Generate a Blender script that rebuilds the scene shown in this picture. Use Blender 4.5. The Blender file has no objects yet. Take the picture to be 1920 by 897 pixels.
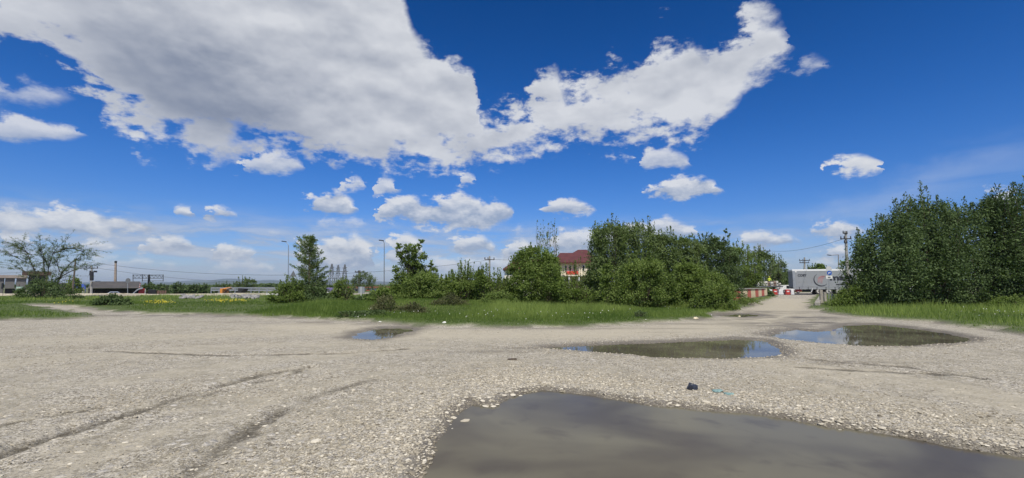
import bpy, math, random
import numpy as np
from mathutils import Vector
SC = bpy.context.scene
COL = SC.collection
random.seed(7); RNG = np.random.default_rng(7)
R = math.radians
# ------------------------------------------------------------------ camera
FPX, CXP, CYP, PITCH, EYE = 853.3, 960.0, 448.5, R(5.7), 1.6
cam_d = bpy.data.cameras.new('camera'); cam = bpy.data.objects.new('camera', cam_d); COL.objects.link(cam)
cam_d.sensor_width = 36.0; cam_d.lens = 36.0 * FPX / 1920.0
cam_d.clip_start = 0.1; cam_d.clip_end = 40000
cam.location = (0, 0, EYE); cam.rotation_euler = (math.pi/2 + PITCH, 0, 0)
SC.camera = cam

def ray(px, py):
    u = (px - CXP) / FPX; v = (CYP - py) / FPX
    c, s = math.cos(PITCH), math.sin(PITCH)
    return (u, c - v*s, s + v*c)
def P(px, py, z=0.0):                       # measured pixel -> point on the ground
    d = ray(px, py); t = (z - EYE) / d[2]
    return (d[0]*t, d[1]*t, z)
def W(px, py, Y):                           # measured pixel -> point at distance Y
    d = ray(px, py); t = Y / d[1]
    return (d[0]*t, Y, EYE + d[2]*t)
def azel(px, py):
    d = Vector(ray(px, py)).normalized()
    return math.degrees(math.atan2(d.x, d.y)), math.degrees(math.asin(d.z))
# ------------------------------------------------------------------ view / light
SC.view_settings.view_transform = 'Standard'; SC.view_settings.look = 'None'
SC.view_settings.exposure = 0.0; SC.view_settings.gamma = 1.0
SC.cycles.max_bounces = 6; SC.cycles.transparent_max_bounces = 6
SC.cycles.sample_clamp_indirect = 4.0
SUN_AZ, SUN_EL = 172.0, 55.0
sun_d = bpy.data.lights.new('sun', 'SUN'); sun = bpy.data.objects.new('sun', sun_d); COL.objects.link(sun)
sun_d.energy = 4.2; sun_d.angle = R(0.53); sun_d.color = (1.0, 0.94, 0.84)
sun.rotation_euler = Vector((math.sin(R(SUN_AZ))*math.cos(R(SUN_EL)), math.cos(R(SUN_AZ))*math.cos(R(SUN_EL)), math.sin(R(SUN_EL)))).to_track_quat('Z', 'Y').to_euler()

class NT:
    """small node-tree writer"""
    def __init__(s, tree):
        s.t = tree; s.n = tree.nodes; s.l = tree.links; s.n.clear()
    def put(s, sock, v):
        if v is None: return
        if isinstance(v, bpy.types.NodeSocket): s.l.new(v, sock)
        elif isinstance(v, (tuple, list)) and len(v) == 3 and sock.type == 'RGBA': sock.default_value = (*v, 1)
        else: sock.default_value = v
    def m(s, op, a, b=None, c=None, clamp=False):
        n = s.n.new('ShaderNodeMath'); n.operation = op; n.use_clamp = clamp
        for i, v in enumerate((a, b, c)): s.put(n.inputs[i], v)
        return n.outputs[0]
    def vm(s, op, a, b=None, scale=None):
        n = s.n.new('ShaderNodeVectorMath'); n.operation = op
        s.put(n.inputs[0], a); s.put(n.inputs[1], b)
        if scale is not None: s.put(n.inputs[3], scale)
        return n.outputs[0]
    def ss(s, v, a, b, lo=0.0, hi=1.0):
        n = s.n.new('ShaderNodeMapRange'); n.interpolation_type = 'SMOOTHSTEP'
        for i, x in enumerate((v, a, b, lo, hi)): s.put(n.inputs[i], x)
        return n.outputs[0]
    def lin(s, v, a, b, lo=0.0, hi=1.0):
        n = s.n.new('ShaderNodeMapRange')
        for i, x in enumerate((v, a, b, lo, hi)): s.put(n.inputs[i], x)
        return n.outputs[0]
    def noise(s, vec, scale, detail=3.0, rough=0.5, dist=0.0):
        n = s.n.new('ShaderNodeTexNoise'); n.noise_dimensions = '3D'
        s.put(n.inputs['Vector'], vec); n.inputs['Scale'].default_value = scale
        n.inputs['Detail'].default_value = detail; n.inputs['Roughness'].default_value = rough
        n.inputs['Distortion'].default_value = dist
        return n.outputs[0]
    def vor(s, vec, scale, feature='F1', out=0, rand=1.0):
        n = s.n.new('ShaderNodeTexVoronoi'); n.feature = feature
        s.put(n.inputs['Vector'], vec); n.inputs['Scale'].default_value = scale; n.inputs['Randomness'].default_value = rand
        return n.outputs[out]
    def mix(s, f, a, b, blend='MIX'):
        n = s.n.new('ShaderNodeMix'); n.data_type = 'RGBA'; n.blend_type = blend
        s.put(n.inputs[0], f); s.put(n.inputs[6], a); s.put(n.inputs[7], b)
        return n.outputs[2]
    def sep(s, v):
        n = s.n.new('ShaderNodeSeparateXYZ'); s.put(n.inputs[0], v); return n.outputs
    def comb(s, x, y, z):
        n = s.n.new('ShaderNodeCombineXYZ')
        for i, v in enumerate((x, y, z)): s.put(n.inputs[i], v)
        return n.outputs[0]
    def curve(s, v, pts):
        n = s.n.new('ShaderNodeFloatCurve'); n.mapping.use_clip = True
        c = n.mapping.curves[0]
        while len(c.points) > 2: c.points.remove(c.points[-1])
        c.points[0].location = pts[0]; c.points[1].location = pts[-1]
        for p in pts[1:-1]: c.points.new(*p)
        for p in c.points: p.handle_type = 'VECTOR'
        n.mapping.update(); s.put(n.inputs[1], v)
        return n.outputs[0]
    def attr(s, name):
        n = s.n.new('ShaderNodeAttribute'); n.attribute_name = name; return n

# ------------------------------------------------------------------ world: clear May sky with cumulus
world = bpy.data.worlds.new('World'); SC.world = world; world.use_nodes = True
def build_world():
    T = NT(world.node_tree)
    tc = T.n.new('ShaderNodeTexCoord').outputs['Generated']
    d = T.vm('NORMALIZE', tc)
    x, y, z = T.sep(d)
    az = T.m('MULTIPLY', T.m('ARCTAN2', x, y), 180/math.pi)
    el = T.m('MULTIPLY', T.m('ARCSINE', z), 180/math.pi)
    sky = T.n.new('ShaderNodeTexSky'); sky.sky_type = 'NISHITA'; sky.sun_disc = False
    sky.sun_elevation = R(SUN_EL); sky.sun_rotation = R(SUN_AZ)
    sky.altitude = 200; sky.air_density = 1.0; sky.dust_density = 0.4; sky.ozone_density = 3.0
    # deep, saturated rendition of the same sky
    hs = T.n.new('ShaderNodeHueSaturation'); hs.inputs['Saturation'].default_value = 1.42
    hs.inputs['Value'].default_value = 0.98; T.put(hs.inputs['Color'], sky.outputs[0])
    base = T.mix(1.0, hs.outputs[0], T.mix(T.ss(el, 0.0, 16.0), (0.66, 0.74, 1.12), (0.72, 0.83, 1.19)), 'MULTIPLY')
    dark = T.ss(el, 6.0, 46.0, 1.0, 0.66)
    base = T.vm('SCALE', base, scale=dark)
    # cloud noises, flattened towards the horizon
    flat = T.comb(x, y, T.m('MULTIPLY', z, 1.9))
    n1 = T.noise(flat, 6.0, 10.0, 0.58)
    n1s = T.noise(T.vm('ADD', flat, (0.002, 0.0, 0.026)), 6.0, 10.0, 0.58)
    n2 = T.noise(flat, 24.0, 8.0, 0.62)
    nlow = T.noise(flat, 2.6, 3.0, 0.5)
    nb = T.m('SUBTRACT', n1, 0.5); nd = T.m('SUBTRACT', n2, 0.5)
    warp = T.m('MULTIPLY', T.m('SUBTRACT', n2, 0.5), 4.5)
    warp2 = T.m('MULTIPLY', nb, 5.0)
    U0, U1, V0, V1 = -60.0, 60.0, -4.0, 56.0
    u = T.m('DIVIDE', T.m('SUBTRACT', T.m('ADD', T.m('ADD', az, warp), T.m('MULTIPLY', warp2, 0.35)), U0), U1-U0)
    def layer(clouds, amp, ampd, soft, uu=u, grow=0.0):
        """clouds: list of (top outline, bottom outline) in measured points, left to right"""
        top, bot = [], []
        for tp, bt in clouds:
            for L, out in ((tp, top), (bt, bot)):
                q = [azel(*p) for p in L]
                out.append([((a-U0)/(U1-U0), (e-V0)/(V1-V0)) for a, e in q])
        def join(segs, gap):
            pts = [(0.0, gap)]
            for sg in segs:
                x0, x1 = sg[0][0], sg[-1][0]
                if x0 > 0.004: pts.append((max(x0-0.004, pts[-1][0]+0.0008), gap))
                pts += [p for p in sg if p[0] > pts[-1][0]+0.0006]
                pts.append((min(x1+0.004, 0.999), gap))
            pts.append((1.0, gap))
            return [(min(max(a, 0), 1), min(max(b, 0), 1)) for a, b in pts]
        t = T.m('MULTIPLY_ADD', T.curve(uu, join(top, 0.0)), V1-V0, V0)
        b = T.m('MULTIPLY_ADD', T.curve(uu, join(bot, 1.0)), V1-V0, V0)
        th = T.m('SUBTRACT', t, b)
        f = T.m('MINIMUM', T.m('SUBTRACT', t, el), T.m('MULTIPLY', T.m('SUBTRACT', el, b), 1.0))
        f = T.m('MAXIMUM', f, -6.0)
        f = T.m('ADD', T.m('ADD', f, grow), T.m('ADD', T.m('MULTIPLY', nb, amp), T.m('MULTIPLY', nd, ampd)))
        a = T.ss(f, 0.0, soft)
        hgt = T.m('DIVIDE', T.m('SUBTRACT', el, b), T.m('MAXIMUM', th, 0.3), clamp=True)
        return a, f, hgt
    def bump(x0, x1, yt, yb, k=0.5):        # one small cumulus: domed top, flat base
        e = (x1-x0)*0.05; x0 -= e; x1 += e; yt -= 3; yb += 2
        t, b = [], []
        for i in range(9):
            s = i/8; w = math.sin(math.pi*s)**0.5; sk = w*(1 - 0.35*abs(s-k))
            mid = yb - (yb-yt)*0.25
            t.append((x0+(x1-x0)*s, mid + (yt-mid)*sk)); b.append((x0+(x1-x0)*s, mid + (yb-mid)*w))
        return t, b
    big_t = [(-150,-300),(0,-300),(300,-300),(560,-300),(700,-260),(740,-120),(762,-10),(780,60),(800,88),(850,105),(880,128),(893,150),(898,200),(925,205),(960,192),(985,165),(1000,140),(1020,118),(1045,128),(1056,160),(1072,158),(1100,142),(1150,122),(1200,112),(1230,72),(1290,66),(1330,96),(1360,72),(1385,48),(1410,8),(1430,28),(1465,58),(1492,88)]
    big_b = [(-150,-60),(-60,-10),(0,60),(40,92),(90,115),(130,145),(165,178),(200,236),(245,262),(265,286),(330,294),(380,302),(412,300),(440,276),(540,272),(590,288),(640,302),(700,300),(800,300),(880,310),(960,306),(1000,290),(1060,278),(1160,274),(1230,266),(1300,266),(1345,258),(1380,226),(1392,190),(1420,160),(1450,132),(1492,98)]
    A = layer([(big_t, big_b)], 13.0, 6.5, 2.8, grow=0.7)
    B = layer([bump(-80,152,226,263,0.6),
               bump(458,568,286,324), bump(643,686,332,356), bump(686,752,335,364), bump(866,894,328,343), bump(1198,1294,278,318,0.3), bump(1850,1925,352,385)], 1.6, 3.4, 1.0, grow=0.35)
    C = layer([([(-120,372),(-40,384),(0,382),(60,390),(120,382),(150,378),(180,392),(230,402),(270,412),(290,425)], [(-120,440),(0,438),(100,442),(200,443),(260,442),(290,436)]),
               bump(300,372,390,406), bump(388,446,392,410), bump(566,670,358,406,0.6),
               ([(672,392),(700,372),(740,362),(780,372),(800,378),(840,366),(870,362),(900,376),(930,374),(955,384),(962,395)], [(672,404),(710,414),(780,420),(840,432),(900,436),(940,422),(962,408)]),
               bump(1020,1115,374,404), bump(1210,1352,326,372,0.8), bump(1518,1618,414,444,0.6)], 1.6, 3.4, 0.8, grow=0.2)
    D = layer([bump(0,72,440,464), bump(128,220,455,472), bump(262,362,444,472), bump(384,478,456,486,0.3), ([(478,474),(500,462),(530,455),(550,448),(580,455),(600,452),(640,448),(680,452),(708,466)], [(478,492),(560,506),(640,512),(708,500)]), bump(722,797,440,488,0.4), bump(846,928,446,474,0.6), bump(930,1002,450,482,0.6), ([(1036,446),(1060,432),(1100,430),(1130,440),(1180,420),(1220,412),(1260,412),(1290,424),(1312,432)], [(1036,480),(1100,480),(1200,462),(1312,446)]), bump(1380,1500,442,462), bump(1540,1605,462,482)], 1.6, 3.2, 0.9, grow=0.45)
    E = layer([bump(-90,140,140,205,0.4), bump(504,532,431,441), bump(568,694,400,430,0.4), bump(956,1000,420,440), bump(1486,1562,100,136), bump(1040,1092,-4,26)], 2.0, 4.5, 1.6)
    H = layer([bump(1562,1652,294,324,0.35)], 0.3, 2.2, 0.7, grow=0.45)
    J = layer([bump(120,330,484,501,0.3), bump(338,520,490,511,0.7), bump(560,770,494,514,0.4), bump(782,1000,482,506,0.6), bump(1008,1120,478,500), bump(1430,1590,486,504,0.6)], 1.2, 3.0, 1.0, grow=0.25)
    G = layer([([(980,520),(1250,470),(1400,410),(1600,330),(1750,270),(1900,215),(2050,190)], [(980,530),(1250,520),(1500,500),(1700,430),(1900,360),(2050,330)])], 4.0, 1.2, 5.0)
    # cool haze-white of the cirrus veil
    streak = T.noise(T.comb(x, T.m('MULTIPLY', y, 1.0), T.m('MULTIPLY', z, 7.0)), 3.5, 5.0, 0.6, 0.5)
    veil = T.m('MULTIPLY', T.m('MULTIPLY', G[0], T.ss(streak, 0.34, 0.68)), 0.30)
    col = T.mix(veil, base, (5.6, 6.3, 7.6))
    # thin stratus low over the horizon
    band = T.m('MULTIPLY', T.ss(el, 0.2, 1.8), T.ss(el, 4.0, 9.0, 1.0, 0.0))
    st = T.noise(T.comb(x, y, T.m('MULTIPLY', z, 5.0)), 9.0, 6.0, 0.6, 0.3)
    st_a = T.m('MULTIPLY', T.m('MULTIPLY', band, T.ss(st, 0.36, 0.60)), T.ss(az, 14.0, 36.0, 0.85, 0.35))
    col = T.mix(st_a, col, T.mix(T.ss(st, 0.5, 0.7), (3.9, 4.7, 6.1), (5.4, 5.8, 6.6)))
    n1r = T.noise(flat, 5.0, 4.5, 0.5); n1t = T.noise(T.vm('ADD', flat, (0.004, 0.0, 0.050)), 5.0, 4.5, 0.5)
    relb = T.m('SUBTRACT', n1r, n1t)
    relief = T.m('SUBTRACT', n1, n1s)
    rel = T.m('ADD', T.m('MULTIPLY', relief, 2.6), T.m('MULTIPLY', nd, 0.55))
    WHITE, GREY, BLUEG = (7.6, 7.7, 7.9), (2.2, 2.6, 3.5), (3.3, 4.0, 5.3)
    def small(cl, col, opac, lowgrey):
        a, f, hg = cl
        lit = T.m('ADD', T.ss(hg, 0.15, 0.95), T.m('MULTIPLY', rel, 1.9))
        lit = T.m('ADD', T.m('MULTIPLY', lit, 1.0-lowgrey), lowgrey, clamp=True)
        return T.mix(T.m('MULTIPLY', a, opac), col, T.mix(lit, BLUEG, WHITE))
    col = small(J, col, 0.62, 0.30)
    col = small(D, col, 0.86, 0.12)
    col = small(E, col, 0.55, 0.4)
    col = small(C, col, 0.90, 0.10)
    col = small(H, col, 0.95, 0.75)
    col = small(B, col, 0.80, 0.40)
    # the big bank: grey in its thick core, bright where thin or catching the sun
    a, f, hg = A
    ca, ce = azel(425, 205)
    du = T.m('SUBTRACT', T.m('ADD', az, warp2), ca); dv = T.m('SUBTRACT', T.m('ADD', el, warp2), ce)
    ang = R(-14); c_, s_ = math.cos(ang), math.sin(ang)
    ru = T.m('DIVIDE', T.m('ADD', T.m('MULTIPLY', du, c_), T.m('MULTIPLY', dv, s_)), 15.0)
    rv = T.m('DIVIDE', T.m('SUBTRACT', T.m('MULTIPLY', dv, c_), T.m('MULTIPLY', du, s_)), 5.2)
    rr = T.m('SQRT', T.m('ADD', T.m('MULTIPLY', ru, ru), T.m('MULTIPLY', rv, rv)))
    core = T.m('MULTIPLY', T.ss(rr, 0.1, 1.6, 1.0, 0.0), T.ss(f, 0.2, 2.2))
    thick = T.m('MULTIPLY', T.ss(f, 1.0, 8.0), T.ss(nlow, 0.30, 0.74))
    shade = T.m('ADD', T.m('MULTIPLY', core, 0.64), T.m('MULTIPLY', thick, 0.16))
    lit = T.m('ADD', T.m('SUBTRACT', T.ss(f, 0.2, 4.0, 0.94, 0.83), shade), T.m('ADD', T.m('MULTIPLY', relb, T.m('SUBTRACT', 1.9, core)), T.m('MULTIPLY', relief, 0.9)), clamp=True)
    col = T.mix(T.m('MULTIPLY', a, 0.95), col, T.mix(lit, GREY, (7.0, 7.2, 7.6)))
    # scattered cumulus in the rest of the sky, out of view
    out = T.m('MAXIMUM', T.ss(T.m('ABSOLUTE', az), 54.0, 64.0), T.ss(el, 36.0, 44.0))
    gen = T.m('MULTIPLY', T.m('MULTIPLY', T.ss(nlow, 0.50, 0.60), out), T.ss(el, 0.0, 6.0))
    col = T.mix(T.m('MULTIPLY', gen, 0.85), col, T.mix(T.m('ADD', 0.55, T.m('MULTIPLY', rel, 1.5), clamp=True), GREY, WHITE))
    bg = T.n.new('ShaderNodeBackground'); bg.inputs['Strength'].default_value = 0.1
    T.put(bg.inputs['Color'], col)
    o = T.n.new('ShaderNodeOutputWorld'); T.l.new(bg.outputs[0], o.inputs['Surface'])
build_world()
world.cycles.sampling_method = 'MANUAL'; world.cycles.sample_map_resolution = 512

# ------------------------------------------------------------------ helpers: numpy noise, meshes, tags
_tab = RNG.random((256, 256))
def vnoise(x, y):
    xi = np.floor(x).astype(np.int64); yi = np.floor(y).astype(np.int64)
    fx = x - xi; fy = y - yi; fx = fx*fx*(3-2*fx); fy = fy*fy*(3-2*fy)
    a = _tab[xi & 255, yi & 255]; b = _tab[(xi+1) & 255, yi & 255]
    c = _tab[xi & 255, (yi+1) & 255]; d = _tab[(xi+1) & 255, (yi+1) & 255]
    return (a*(1-fx)+b*fx)*(1-fy) + (c*(1-fx)+d*fx)*fy
def fbm(x, y, octs=4):
    s = 0; a = 0.5; t = 0
    for i in range(octs):
        s = s + a*vnoise(x*2**i + 17.3*i, y*2**i + 5.1*i); t += a; a *= 0.5
    return s/t
def sstep(v, a, b):
    t = np.clip((v-a)/(b-a), 0, 1); return t*t*(3-2*t)
def inside(x, y, poly):
    c = np.zeros(x.shape, bool); n = len(poly)
    for i in range(n):
        x0, y0 = poly[i][:2]; x1, y1 = poly[(i+1) % n][:2]
        if y0 == y1: continue
        c ^= ((y0 > y) != (y1 > y)) & (x < (x1-x0)*(y-y0)/(y1-y0)+x0)
    return c
def dist_line(x, y, line, closed=False):
    d = np.full(x.shape, 1e9); n = len(line)
    for i in range(n if closed else n-1):
        x0, y0 = line[i][:2]; x1, y1 = line[(i+1) % n][:2]
        L = (x1-x0)**2+(y1-y0)**2 + 1e-9
        t = np.clip(((x-x0)*(x1-x0)+(y-y0)*(y1-y0))/L, 0, 1)
        d = np.minimum(d, np.hypot(x-x0-t*(x1-x0), y-y0-t*(y1-y0)))
    return d
def sdf(x, y, poly):
    d = dist_line(x, y, poly, True); return np.where(inside(x, y, poly), -d, d)

def tag(o, label=None, cat=None, group=None, kind=None):
    if label: o['label'] = label
    if cat: o['category'] = cat
    if group: o['group'] = group
    if kind: o['kind'] = kind
    return o
def thing(name, label, cat, loc=(0, 0, 0), rotz=0.0, group=None):
    o = bpy.data.objects.new(name, None); COL.objects.link(o)
    o.location = loc; o.rotation_euler = (0, 0, rotz); o.empty_display_size = 0.3
    return tag(o, label, cat, group)
def copy_thing(src, loc, rotz, label, group=None, scale=None):
    r = src.copy(); COL.objects.link(r); r.location = loc; r.rotation_euler = (0, 0, rotz)
    if scale: r.scale = scale
    r['label'] = label
    if group: r['group'] = group
    def kids(a, b):
        for ch in a.children:
            c = ch.copy(); COL.objects.link(c); c.parent = b; kids(ch, c)
    kids(src, r)
    return r
def np_mesh(name, V, F, mat, parent=None, attrs=None, smooth=False, nper=3):
    me = bpy.data.meshes.new(name); V = np.asarray(V, np.float32); F = np.asarray(F, np.int32).reshape(-1, nper)
    me.vertices.add(len(V)); me.vertices.foreach_set('co', V.ravel())
    me.loops.add(F.size); me.loops.foreach_set('vertex_index', F.ravel())
    me.polygons.add(len(F)); me.polygons.foreach_set('loop_start', np.arange(0, F.size, nper, dtype=np.int32))
    me.update(calc_edges=True)
    me.polygons.foreach_set('use_smooth', np.full(len(F), smooth))
    for k, v in (attrs or {}).items():
        a = me.attributes.new(k, 'FLOAT', 'POINT'); a.data.foreach_set('value', np.asarray(v, np.float32))
    if mat: me.materials.append(mat)
    o = bpy.data.objects.new(name, me); COL.objects.link(o)
    if parent: o.parent = parent
    return o
class MB:
    def __init__(s): s.v = []; s.f = []
    def add(s, vs, fs):
        k = len(s.v); s.v += [tuple(p) for p in vs]; s.f += [tuple(i+k for i in f) for f in fs]; return s
    def box(s, c, d, rz=0.0, ry=0.0, rx=0.0, taper=1.0):
        vs = []
        for z in (-.5, .5):
            k = taper if z > 0 else 1.0
            for x, y in ((-.5, -.5), (.5, -.5), (.5, .5), (-.5, .5)):
                p = Vector((x*d[0]*k, y*d[1]*k, z*d[2]))
                if rx: p.rotate(__import__('mathutils').Euler((rx, 0, 0)))
                if ry: p.rotate(__import__('mathutils').Euler((0, ry, 0)))
                if rz: p.rotate(__import__('mathutils').Euler((0, 0, rz)))
                vs.append(p + Vector(c))
        return s.add(vs, [(0, 3, 2, 1), (4, 5, 6, 7), (0, 1, 5, 4), (1, 2, 6, 5), (2, 3, 7, 6), (3, 0, 4, 7)])
    def cyl(s, p0, p1, r0, r1=None, n=10, caps=True):
        r1 = r0 if r1 is None else r1
        a = Vector(p0); b = Vector(p1); q = (b-a).to_track_quat('Z', 'Y')
        vs = []
        for p, r in ((a, r0), (b, r1)):
            for i in range(n):
                t = 2*math.pi*i/n; vs.append(p + q @ Vector((r*math.cos(t), r*math.sin(t), 0)))
        fs = [(i, (i+1) % n, n+(i+1) % n, n+i) for i in range(n)]
        if caps: fs += [tuple(range(n-1, -1, -1)), tuple(range(n, 2*n))]
        return s.add(vs, fs)
    def path(s, pts, r, n=8):
        for i in range(len(pts)-1):
            r0 = r[i] if isinstance(r, (list, tuple)) else r; r1 = r[i+1] if isinstance(r, (list, tuple)) else r
            s.cyl(pts[i], pts[i+1], r0, r1, n)
        return s
    def prism(s, poly, y0, y1):             # polygon in x,z extruded along y
        n = len(poly)
        vs = [(p[0], y0, p[1]) for p in poly] + [(p[0], y1, p[1]) for p in poly]
        fs = [(i, (i+1) % n, n+(i+1) % n, n+i) for i in range(n)] + [tuple(range(n-1, -1, -1)), tuple(range(n, 2*n))]
        return s.add(vs, fs)
    def ball(s, c, r, n=8, m=6):
        vs = []; fs = []
        r = r if isinstance(r, (tuple, list)) else (r, r, r)
        for j in range(m+1):
            for i in range(n):
                a = math.pi*j/m; t = 2*math.pi*i/n
                vs.append((c[0]+r[0]*math.sin(a)*math.cos(t), c[1]+r[1]*math.sin(a)*math.sin(t), c[2]+r[2]*math.cos(a)))
        for j in range(m):
            for i in range(n): fs.append((j*n+i, (j+1)*n+i, (j+1)*n+(i+1) % n, j*n+(i+1) % n))
        return s.add(vs, fs)
    def build(s, name, mat, parent=None, smooth=False, bevel=0.0):
        me = bpy.data.meshes.new(name); me.from_pydata(s.v, [], s.f); me.update()
        import bmesh
        bm = bmesh.new(); bm.from_mesh(me); bmesh.ops.remove_doubles(bm, verts=bm.verts, dist=1e-5)
        if bevel: bmesh.ops.bevel(bm, geom=list(bm.edges), offset=bevel, segments=1, affect='EDGES', clamp_overlap=True)
        bmesh.ops.recalc_face_normals(bm, faces=bm.faces); bm.to_mesh(me); bm.free()
        if smooth:
            me.polygons.foreach_set('use_smooth', np.ones(len(me.polygons), bool))
            me.set_sharp_from_angle(angle=R(40))
        me.materials.append(mat)
        o = bpy.data.objects.new(name, me); COL.objects.link(o)
        if parent: o.parent = parent
        return o
# ------------------------------------------------------------------ materials
_m = {}
def mat(name, col, rough=0.7, metal=0.0, var=0.15, vscale=3.0, bump=0.0, bscale=20.0, spec=0.5, dirt=None):
    """painted / metal / stone surface with procedural wear"""
    if name in _m: return _m[name]
    m = bpy.data.materials.new(name); m.use_nodes = True; T = NT(m.node_tree)
    tc = T.n.new('ShaderNodeTexCoord').outputs['Object']
    n = T.noise(tc, vscale, 5.0, 0.6)
    c = T.mix(1.0, col, T.comb(*[T.lin(n, 0.25, 0.75, 1-var, 1+var)]*3), 'MULTIPLY')
    if dirt:
        c = T.mix(T.ss(T.noise(tc, vscale*2.3, 6.0, 0.65), 0.50, 0.68, 0.0, 0.8), c, dirt)
    p = T.n.new('ShaderNodeBsdfPrincipled'); T.put(p.inputs['Base Color'], c)
    p.inputs['Roughness'].default_value = rough; p.inputs['Metallic'].default_value = metal
    p.inputs['Specular IOR Level'].default_value = spec
    if bump:
        b = T.n.new('ShaderNodeBump'); b.inputs['Strength'].default_value = bump; b.inputs['Distance'].default_value = 0.02
        T.put(b.inputs['Height'], T.noise(tc, bscale, 4.0, 0.6)); T.l.new(b.outputs[0], p.inputs['Normal'])
    o = T.n.new('ShaderNodeOutputMaterial'); T.l.new(p.outputs[0], o.inputs[0]); _m[name] = m
    return m
def leaf_mat(name, c1, c2, trans=0.35, rough=0.55):
    if name in _m: return _m[name]
    m = bpy.data.materials.new(name); m.use_nodes = True; T = NT(m.node_tree)
    r = T.attr('tone').outputs['Fac']
    c = T.mix(r, c1, c2)
    if name == 'grass_blades': c = T.mix(T.ss(r, 1.2, 1.5), c, (0.42, 0.38, 0.20))
    p = T.n.new('ShaderNodeBsdfPrincipled'); T.put(p.inputs['Base Color'], c); p.inputs['Roughness'].default_value = rough
    p.inputs['Specular IOR Level'].default_value = 0.10
    t = T.n.new('ShaderNodeBsdfTranslucent'); T.put(t.inputs[0], T.mix(1.0, c, (1.1, 1.25, 0.5), 'MULTIPLY'))
    mx = T.n.new('ShaderNodeMixShader'); mx.inputs[0].default_value = trans
    T.l.new(p.outputs[0], mx.inputs[1]); T.l.new(t.outputs[0], mx.inputs[2])
    o = T.n.new('ShaderNodeOutputMaterial'); T.l.new(mx.outputs[0], o.inputs[0]); _m[name] = m
    return m
BARK = mat('bark', (0.11, 0.085, 0.06), 0.9, var=0.3, vscale=8, bump=0.5)
BARK_D = mat('dark_bark', (0.055, 0.045, 0.035), 0.9, var=0.3, vscale=8); BARK_PALE = mat('pale_bark', (0.30, 0.27, 0.22), 0.9, var=0.3, vscale=8)
CONC = mat('concrete', (0.36, 0.34, 0.30), 0.9, var=0.22, vscale=2.0, bump=0.4, dirt=(0.20, 0.185, 0.16))
CONC_D = mat('dark_concrete', (0.17, 0.165, 0.155), 0.9, var=0.25, vscale=0.6, dirt=(0.09, 0.085, 0.08))
STEEL = mat('galvanised_steel', (0.42, 0.44, 0.46), 0.5, 0.6, var=0.12)
DARK = mat('dark_metal', (0.035, 0.035, 0.038), 0.55, 0.3)
BLACKR = mat('rubber', (0.025, 0.024, 0.023), 0.85)
WHITE = mat('white_paint', (0.74, 0.74, 0.72), 0.5, var=0.08, dirt=(0.5, 0.48, 0.43))
GREEN_L = leaf_mat('leaves_mid', (0.090, 0.135, 0.030), (0.225, 0.300, 0.080))
GREEN_B = leaf_mat('leaves_bright', (0.100, 0.150, 0.036), (0.270, 0.345, 0.105), 0.4)
GREEN_W = leaf_mat('leaves_willow', (0.088, 0.130, 0.046), (0.225, 0.290, 0.110))
GREEN_D = leaf_mat('leaves_dark', (0.056, 0.092, 0.034), (0.160, 0.220, 0.088), 0.25)
GREEN_P = leaf_mat('leaves_pale', (0.10, 0.14, 0.06), (0.19, 0.25, 0.12), 0.4)
WEED = leaf_mat('leaves_weed', (0.085, 0.100, 0.045), (0.20, 0.20, 0.095))
GRASS_M = leaf_mat('grass_blades', (0.105, 0.170, 0.036), (0.320, 0.400, 0.115), 0.4)

# ------------------------------------------------------------------ ground shape
pud = [
 [(795,905),(800,870),(822,822),(835,795),(862,765),(882,750),(925,757),(955,742),(985,732),(1020,728),(1060,732),(1110,736),(1140,742),(1240,757),(1290,762),(1400,771),(1480,781),(1550,797),(1600,800),(1700,813),(1800,833),(1920,851),(2150,900),(2400,990),(2100,1150),(1500,1250),(1000,1150),(840,1000)],
 [(1025,650),(1100,645),(1200,641),(1300,638),(1385,634),(1430,636),(1450,644),(1466,656),(1455,665),(1430,669),(1330,671),(1230,668),(1180,663),(1100,657)],
 [(1437,628),(1465,620),(1492,616),(1540,620),(1562,617),(1585,609),(1640,607),(1700,613),(1760,621),(1817,633),(1808,638),(1780,641),(1740,644),(1680,647),(1600,646),(1500,638)],
 [(663,632),(680,621),(720,614),(782,613),(762,622),(730,631),(700,636)],
 [(1352,592),(1375,588),(1408,588),(1424,591),(1390,594)],
]
PUD = [[P(a, b)[:2] for a, b in q] for q in pud]
PUD_W = [0.16, 0.30, 0.40, 0.5, 0.8]
WATER_Z = -0.04
grass_left = [(-900,606),(-300,603),(0,601),(60,600),(120,599),(168,597),(150,591),(110,583),(80,579),(45,573.5),(60,571.5),(110,572.5),(160,577),(215,585),(300,589),(400,591),(500,595),(600,599),(640,601),(690,604),(740,608),(800,612),(900,614.5),(1000,615),(1100,614),(1190,609),(1240,604),(1290,603),(1312,598),(1345,588),(1380,580),(1410,572),(1440,563),(1450,557),(1440,552),(1300,549),(1000,551),(700,552),(500,553),(200,556),(0,557),(-900,560)]
grass_right = [(1519,566),(1527,578),(1570,592),(1650,598),(1750,605),(1850,616),(1920,627),(2200,668),(3400,800),(6000,700),(4000,575),(2400,552),(1640,549),(1545,551),(1530,556)]
GL = [P(a, b)[:2] for a, b in grass_left]; GR = [P(a, b)[:2] for a, b in grass_right]
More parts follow.
